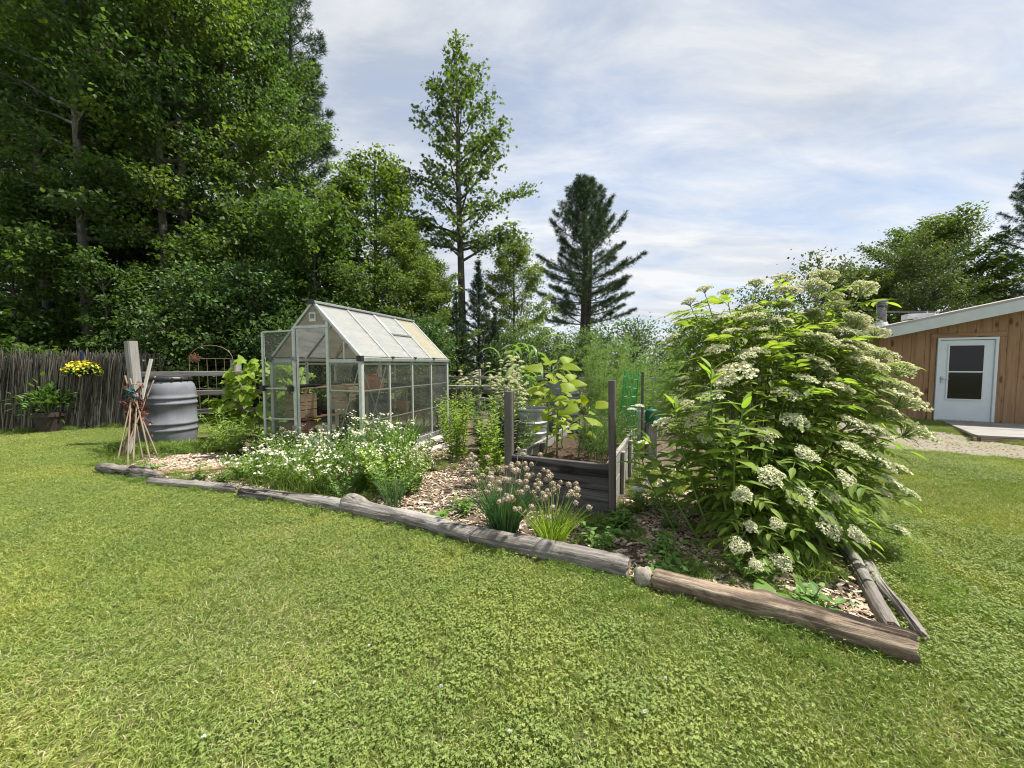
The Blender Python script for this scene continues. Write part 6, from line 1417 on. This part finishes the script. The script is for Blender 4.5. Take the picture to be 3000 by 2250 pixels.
# young trees behind the greenhouse
ym = decid('young_tree', 7.9, .7, 2.2, 46, 30000, .10, KITE, .09, lambda t: math.sin(math.pi*(.25+.72*t))**.7, LEAF_LIGHT, BARK, (10, 62), 31, wob=.2)
YG = 'young trees behind the greenhouse'
put(ym, (-4.6, 13.2), 'dense light green tree with a rounded top behind the greenhouse', group=YG, s=1.22, sz=1.0)
copy_tree(ym, (-3.3, 11.6, -.03), 1.7, .68, 'lower yellow-green tree behind the greenhouse ridge', YG)
copy_tree(ym, (-5.9, 11.8, -.03), 3.1, .66, 'light green tree between the woods and the rounded tree', YG)
copy_tree(ym, (-2.5, 12.6, -.03), 4.0, .58, 'small tree at the foot of the tall maple, greenhouse side', YG)
copy_tree(ym, (.10, 16.2, -.03), 5.0, .80, 'airy yellow-green tree between the tall maple and the pine', YG, .80)
copy_tree(f2, (-6.9, 14.8, -.03), 5.1, .42, 'mid-height tree behind the light green tree', YG)
fi = conif('fir_tree', 4.9, .2, 1.15, .26, 6, lambda t: (1-t)**.9+.03, .095, .016, 44, NEEDLE_DARK, rt=.06, el0=5, curl=.08, seed=9, tl=.3, nt=8)
FIG = 'small dark firs'
put(fi, (-1.15, 13.2), 'pointed dark fir beside the tall maple trunk', 'tree', FIG)
copy_tree(fi, (-1.75, 12.2, -.03), 1, .75, 'low dark fir before the tall maple trunk', FIG)
copy_tree(fi, (-2.55, 11.2, -.03), 2, .68, 'low dark fir beside the greenhouse roof end', FIG)
copy_tree(fi, (-.55, 12.4, -.03), 3, .62, 'low dark fir behind the white valerian', FIG)

# shrubs
shb = decid('shrub', 3.0, .15, 1.25, 34, 9000, .085, KITE, .03, lambda t: math.sin(math.pi*(.22+.7*t))**.6, LEAF_SHRUB, BARK, (20, 70), 41, wob=.3)
SG = 'shrubs at the foot of the woods'
un = decid('understory_tree', 4.6, .5, 1.9, 26, 9000, .115, KITE, .04, lambda t: (.65+.5*math.sin(9*t))*math.sin(math.pi*(.2+.7*t))**.5, LEAF_UNDER, BARK, (-5, 60), 45, wob=.4, flat=.05)
put(shb, (-7.35, 9.35), 'glossy pale-leaved shrub behind the arched trellis', 'shrub', SG, .3, 1.05)
for x, y, s, lb in ((-6.35, 9.7, 1.1, 'leafy shrub behind the fence post and vine'), (-4.4, 9.3, .80, 'low shrub behind the greenhouse corner'), (-2.2, 9.9, .75, 'shrub behind the far end of the greenhouse'), (-8.55, 9.6, .85, 'shrub above the end of the reed screen')):
    copy_tree(shb, (x, y, -.02), x*3.7, s, lb, SG)
UG = 'young understory trees at the edge of the woods'
put(un, (-9.75, 9.4), 'layered dark understory tree behind the yellow flower stand', 'tree', UG, 0, .75)
for x, y, s, lb in ((-11.3, 8.9, .85, 'dark understory tree behind the brown planter'), (-13.0, 9.3, 1.1, 'dark understory tree at the picture edge behind the reed screen'), (-5.3, 10.5, 1.05, 'understory tree behind the open greenhouse door'), (-3.4, 10.0, .72, 'low understory tree behind the middle of the greenhouse'), (-7.0, 11.0, 1.15, 'understory tree under the outer edge of the woods'), (-12.6, 11.6, 1.25, 'understory tree beside the pale lichen-spotted trunk'), (-8.0, 10.3, .9, 'understory tree above the arched trellis')):
    copy_tree(un, (x, y, -.02), x*2.9, s, lb, UG)
for x, y, s in ((-12.0, 15.5, 1.3), (-14.5, 16.8, 1.4), (-10.2, 16.8, 1.3), (-17.0, 14.2, 1.4), (-16.5, 18, 1.5), (-20, 17, 1.5), (-8.8, 14.4, 1.1), (-12.4, 18.5, 1.4), (-22, 19.5, 1.6)):
    copy_tree(un, (x, y, -.02), x*1.9, s, 'shaded understory tree deep among the trunks of the woods', 'understory deep in the woods')
sap = decid('sapling', 3.3, .5, .95, 22, 2600, .075, KITE, .02, lambda t: math.sin(math.pi*(.2+.72*t))**.6, LEAF_CHEST, BARK, (30, 70), 43)
put(sap, (4.35, 6.9), 'thin sapling whose leafy tip rises behind the elderberry', 'sapling', 'saplings behind the elderberry', .5, .74)
copy_tree(sap, (6.5, 8.2, -.02), 2, .98, 'sapling with fine leaves behind the elderberry top', 'saplings behind the elderberry')
LSG = 'light shrubs beyond the rear fence'
ls = decid('shrub', 2.0, .1, 1.1, 26, 5200, .07, KITE, .02, lambda t: math.sin(math.pi*(.25+.65*t))**.6, LEAF_FOREST, BARK, (20, 70), 44); put(ls, (3.3, 10.6), 'yellow-green shrub behind the asparagus', 'shrub', LSG)
for x, y, s, lb in ((1.2, 11.5, .9, 'yellow-green shrub behind the corn'), (2.2, 11.2, .95, 'yellow-green shrub below the pine trunk'), (4.9, 10.4, 1.0, 'shrub right of the asparagus beyond the fence'), (6.2, 10.2, .9, 'shrub behind the elderberry toward the cabin'), (0.1, 11.6, .9, 'shrub behind the valerian'), (7.4, 11.0, 1.0, 'shrub beside the cabin corner')):
    copy_tree(ls, (x, y, -.02), x*2.1, s, lb, LSG)

# trees at the right behind the cabin
rm = decid('maple_tree', 12.2, 2.5, 4.9, 48, 40000, .19, KITE, .25, ovoid, LEAF_MAPLE, BARK, (10, 62), 51, loose=.2, flat=.12); put(rm, (28.6, 26.5), 'large dark green maple behind the cabin', s=1.0, sz=.84)
rc = decid('chestnut_tree', 7.7, 1.5, 3.3, 36, 20000, .15, KITEN, .18, lambda t: math.sin(math.pi*(.25+.66*t))**.6, LEAF_CHEST, BARK, (10, 60), 52, loose=.16, flat=.10); put(rc, (24.3, 23.0), 'rounded chestnut tree with yellowish tassels behind the stove pipe')
copy_tree(rm, (21.6, 24.5, -.03), 2.0, .56, 'small dark tree left of the chestnut', 'trees behind the cabin'); copy_tree(wp, (31.0, 23.2, -.03), .8, .84, 'shaggy pine at the right edge of the picture', 'conifers in the woods')
copy_tree(ym, (31.5, 25.5, -.03), 2.6, .8, 'light green tree behind the cabin roof at the right edge', 'trees behind the cabin'); copy_tree(ym, (20.5, 27, -.03), 1.6, .6, 'pale small tree far behind the elderberry', 'trees behind the cabin')

# far treeline beyond the garden
tlm = MB(); tln = MB(); rs = np.random.default_rng(61)
for k in range(110):
    x = rs.uniform(-30, 75); y = rs.uniform(44, 70); h = rs.uniform(2.6, 5.4)*(1.2 if x < 20 else 1.0); n = 420
    if k % 2:
        t = rs.random(n); r_ = (1-t)*h*.22+.06; a = rs.uniform(0, 6.28, n); c = np.c_[x+r_*np.cos(a), y+r_*np.sin(a), .2+t*h]; d = np.c_[np.cos(a), np.sin(a), rs.normal(-.1, .3, n)]; tln.scatter(KITEN, c, frames(d, UP+rdir(n)*.5, rs.uniform(.25, .45, n)), rs.random(n))
        tube(tln, [(x, y, 0), (x, y, h)], [.1, .01], 4)
    else:
        q = nrm(rs.normal(size=(n, 3)))*(rs.random(n)**.33)[:, None]; c = A3(x, y, h*.52)+q*A3(h*.38, h*.38, h*.46); tlm.scatter(KITE, c, frames(rdir(n), UP+rdir(n)*.8, rs.uniform(.22, .4, n)), rs.random(n)); tube(tlm, [(x, y, 0), (x, y, h*.5)], [.1, .06], 4)
tag(tlm.build('treeline', LEAF_FOREST), 'distant leafy treeline beyond the garden', 'treeline', kind='stuff'); tag(tln.build('conifer_treeline', NEEDLE_PINE), 'distant conifers in the treeline beyond the garden', 'treeline', kind='stuff')
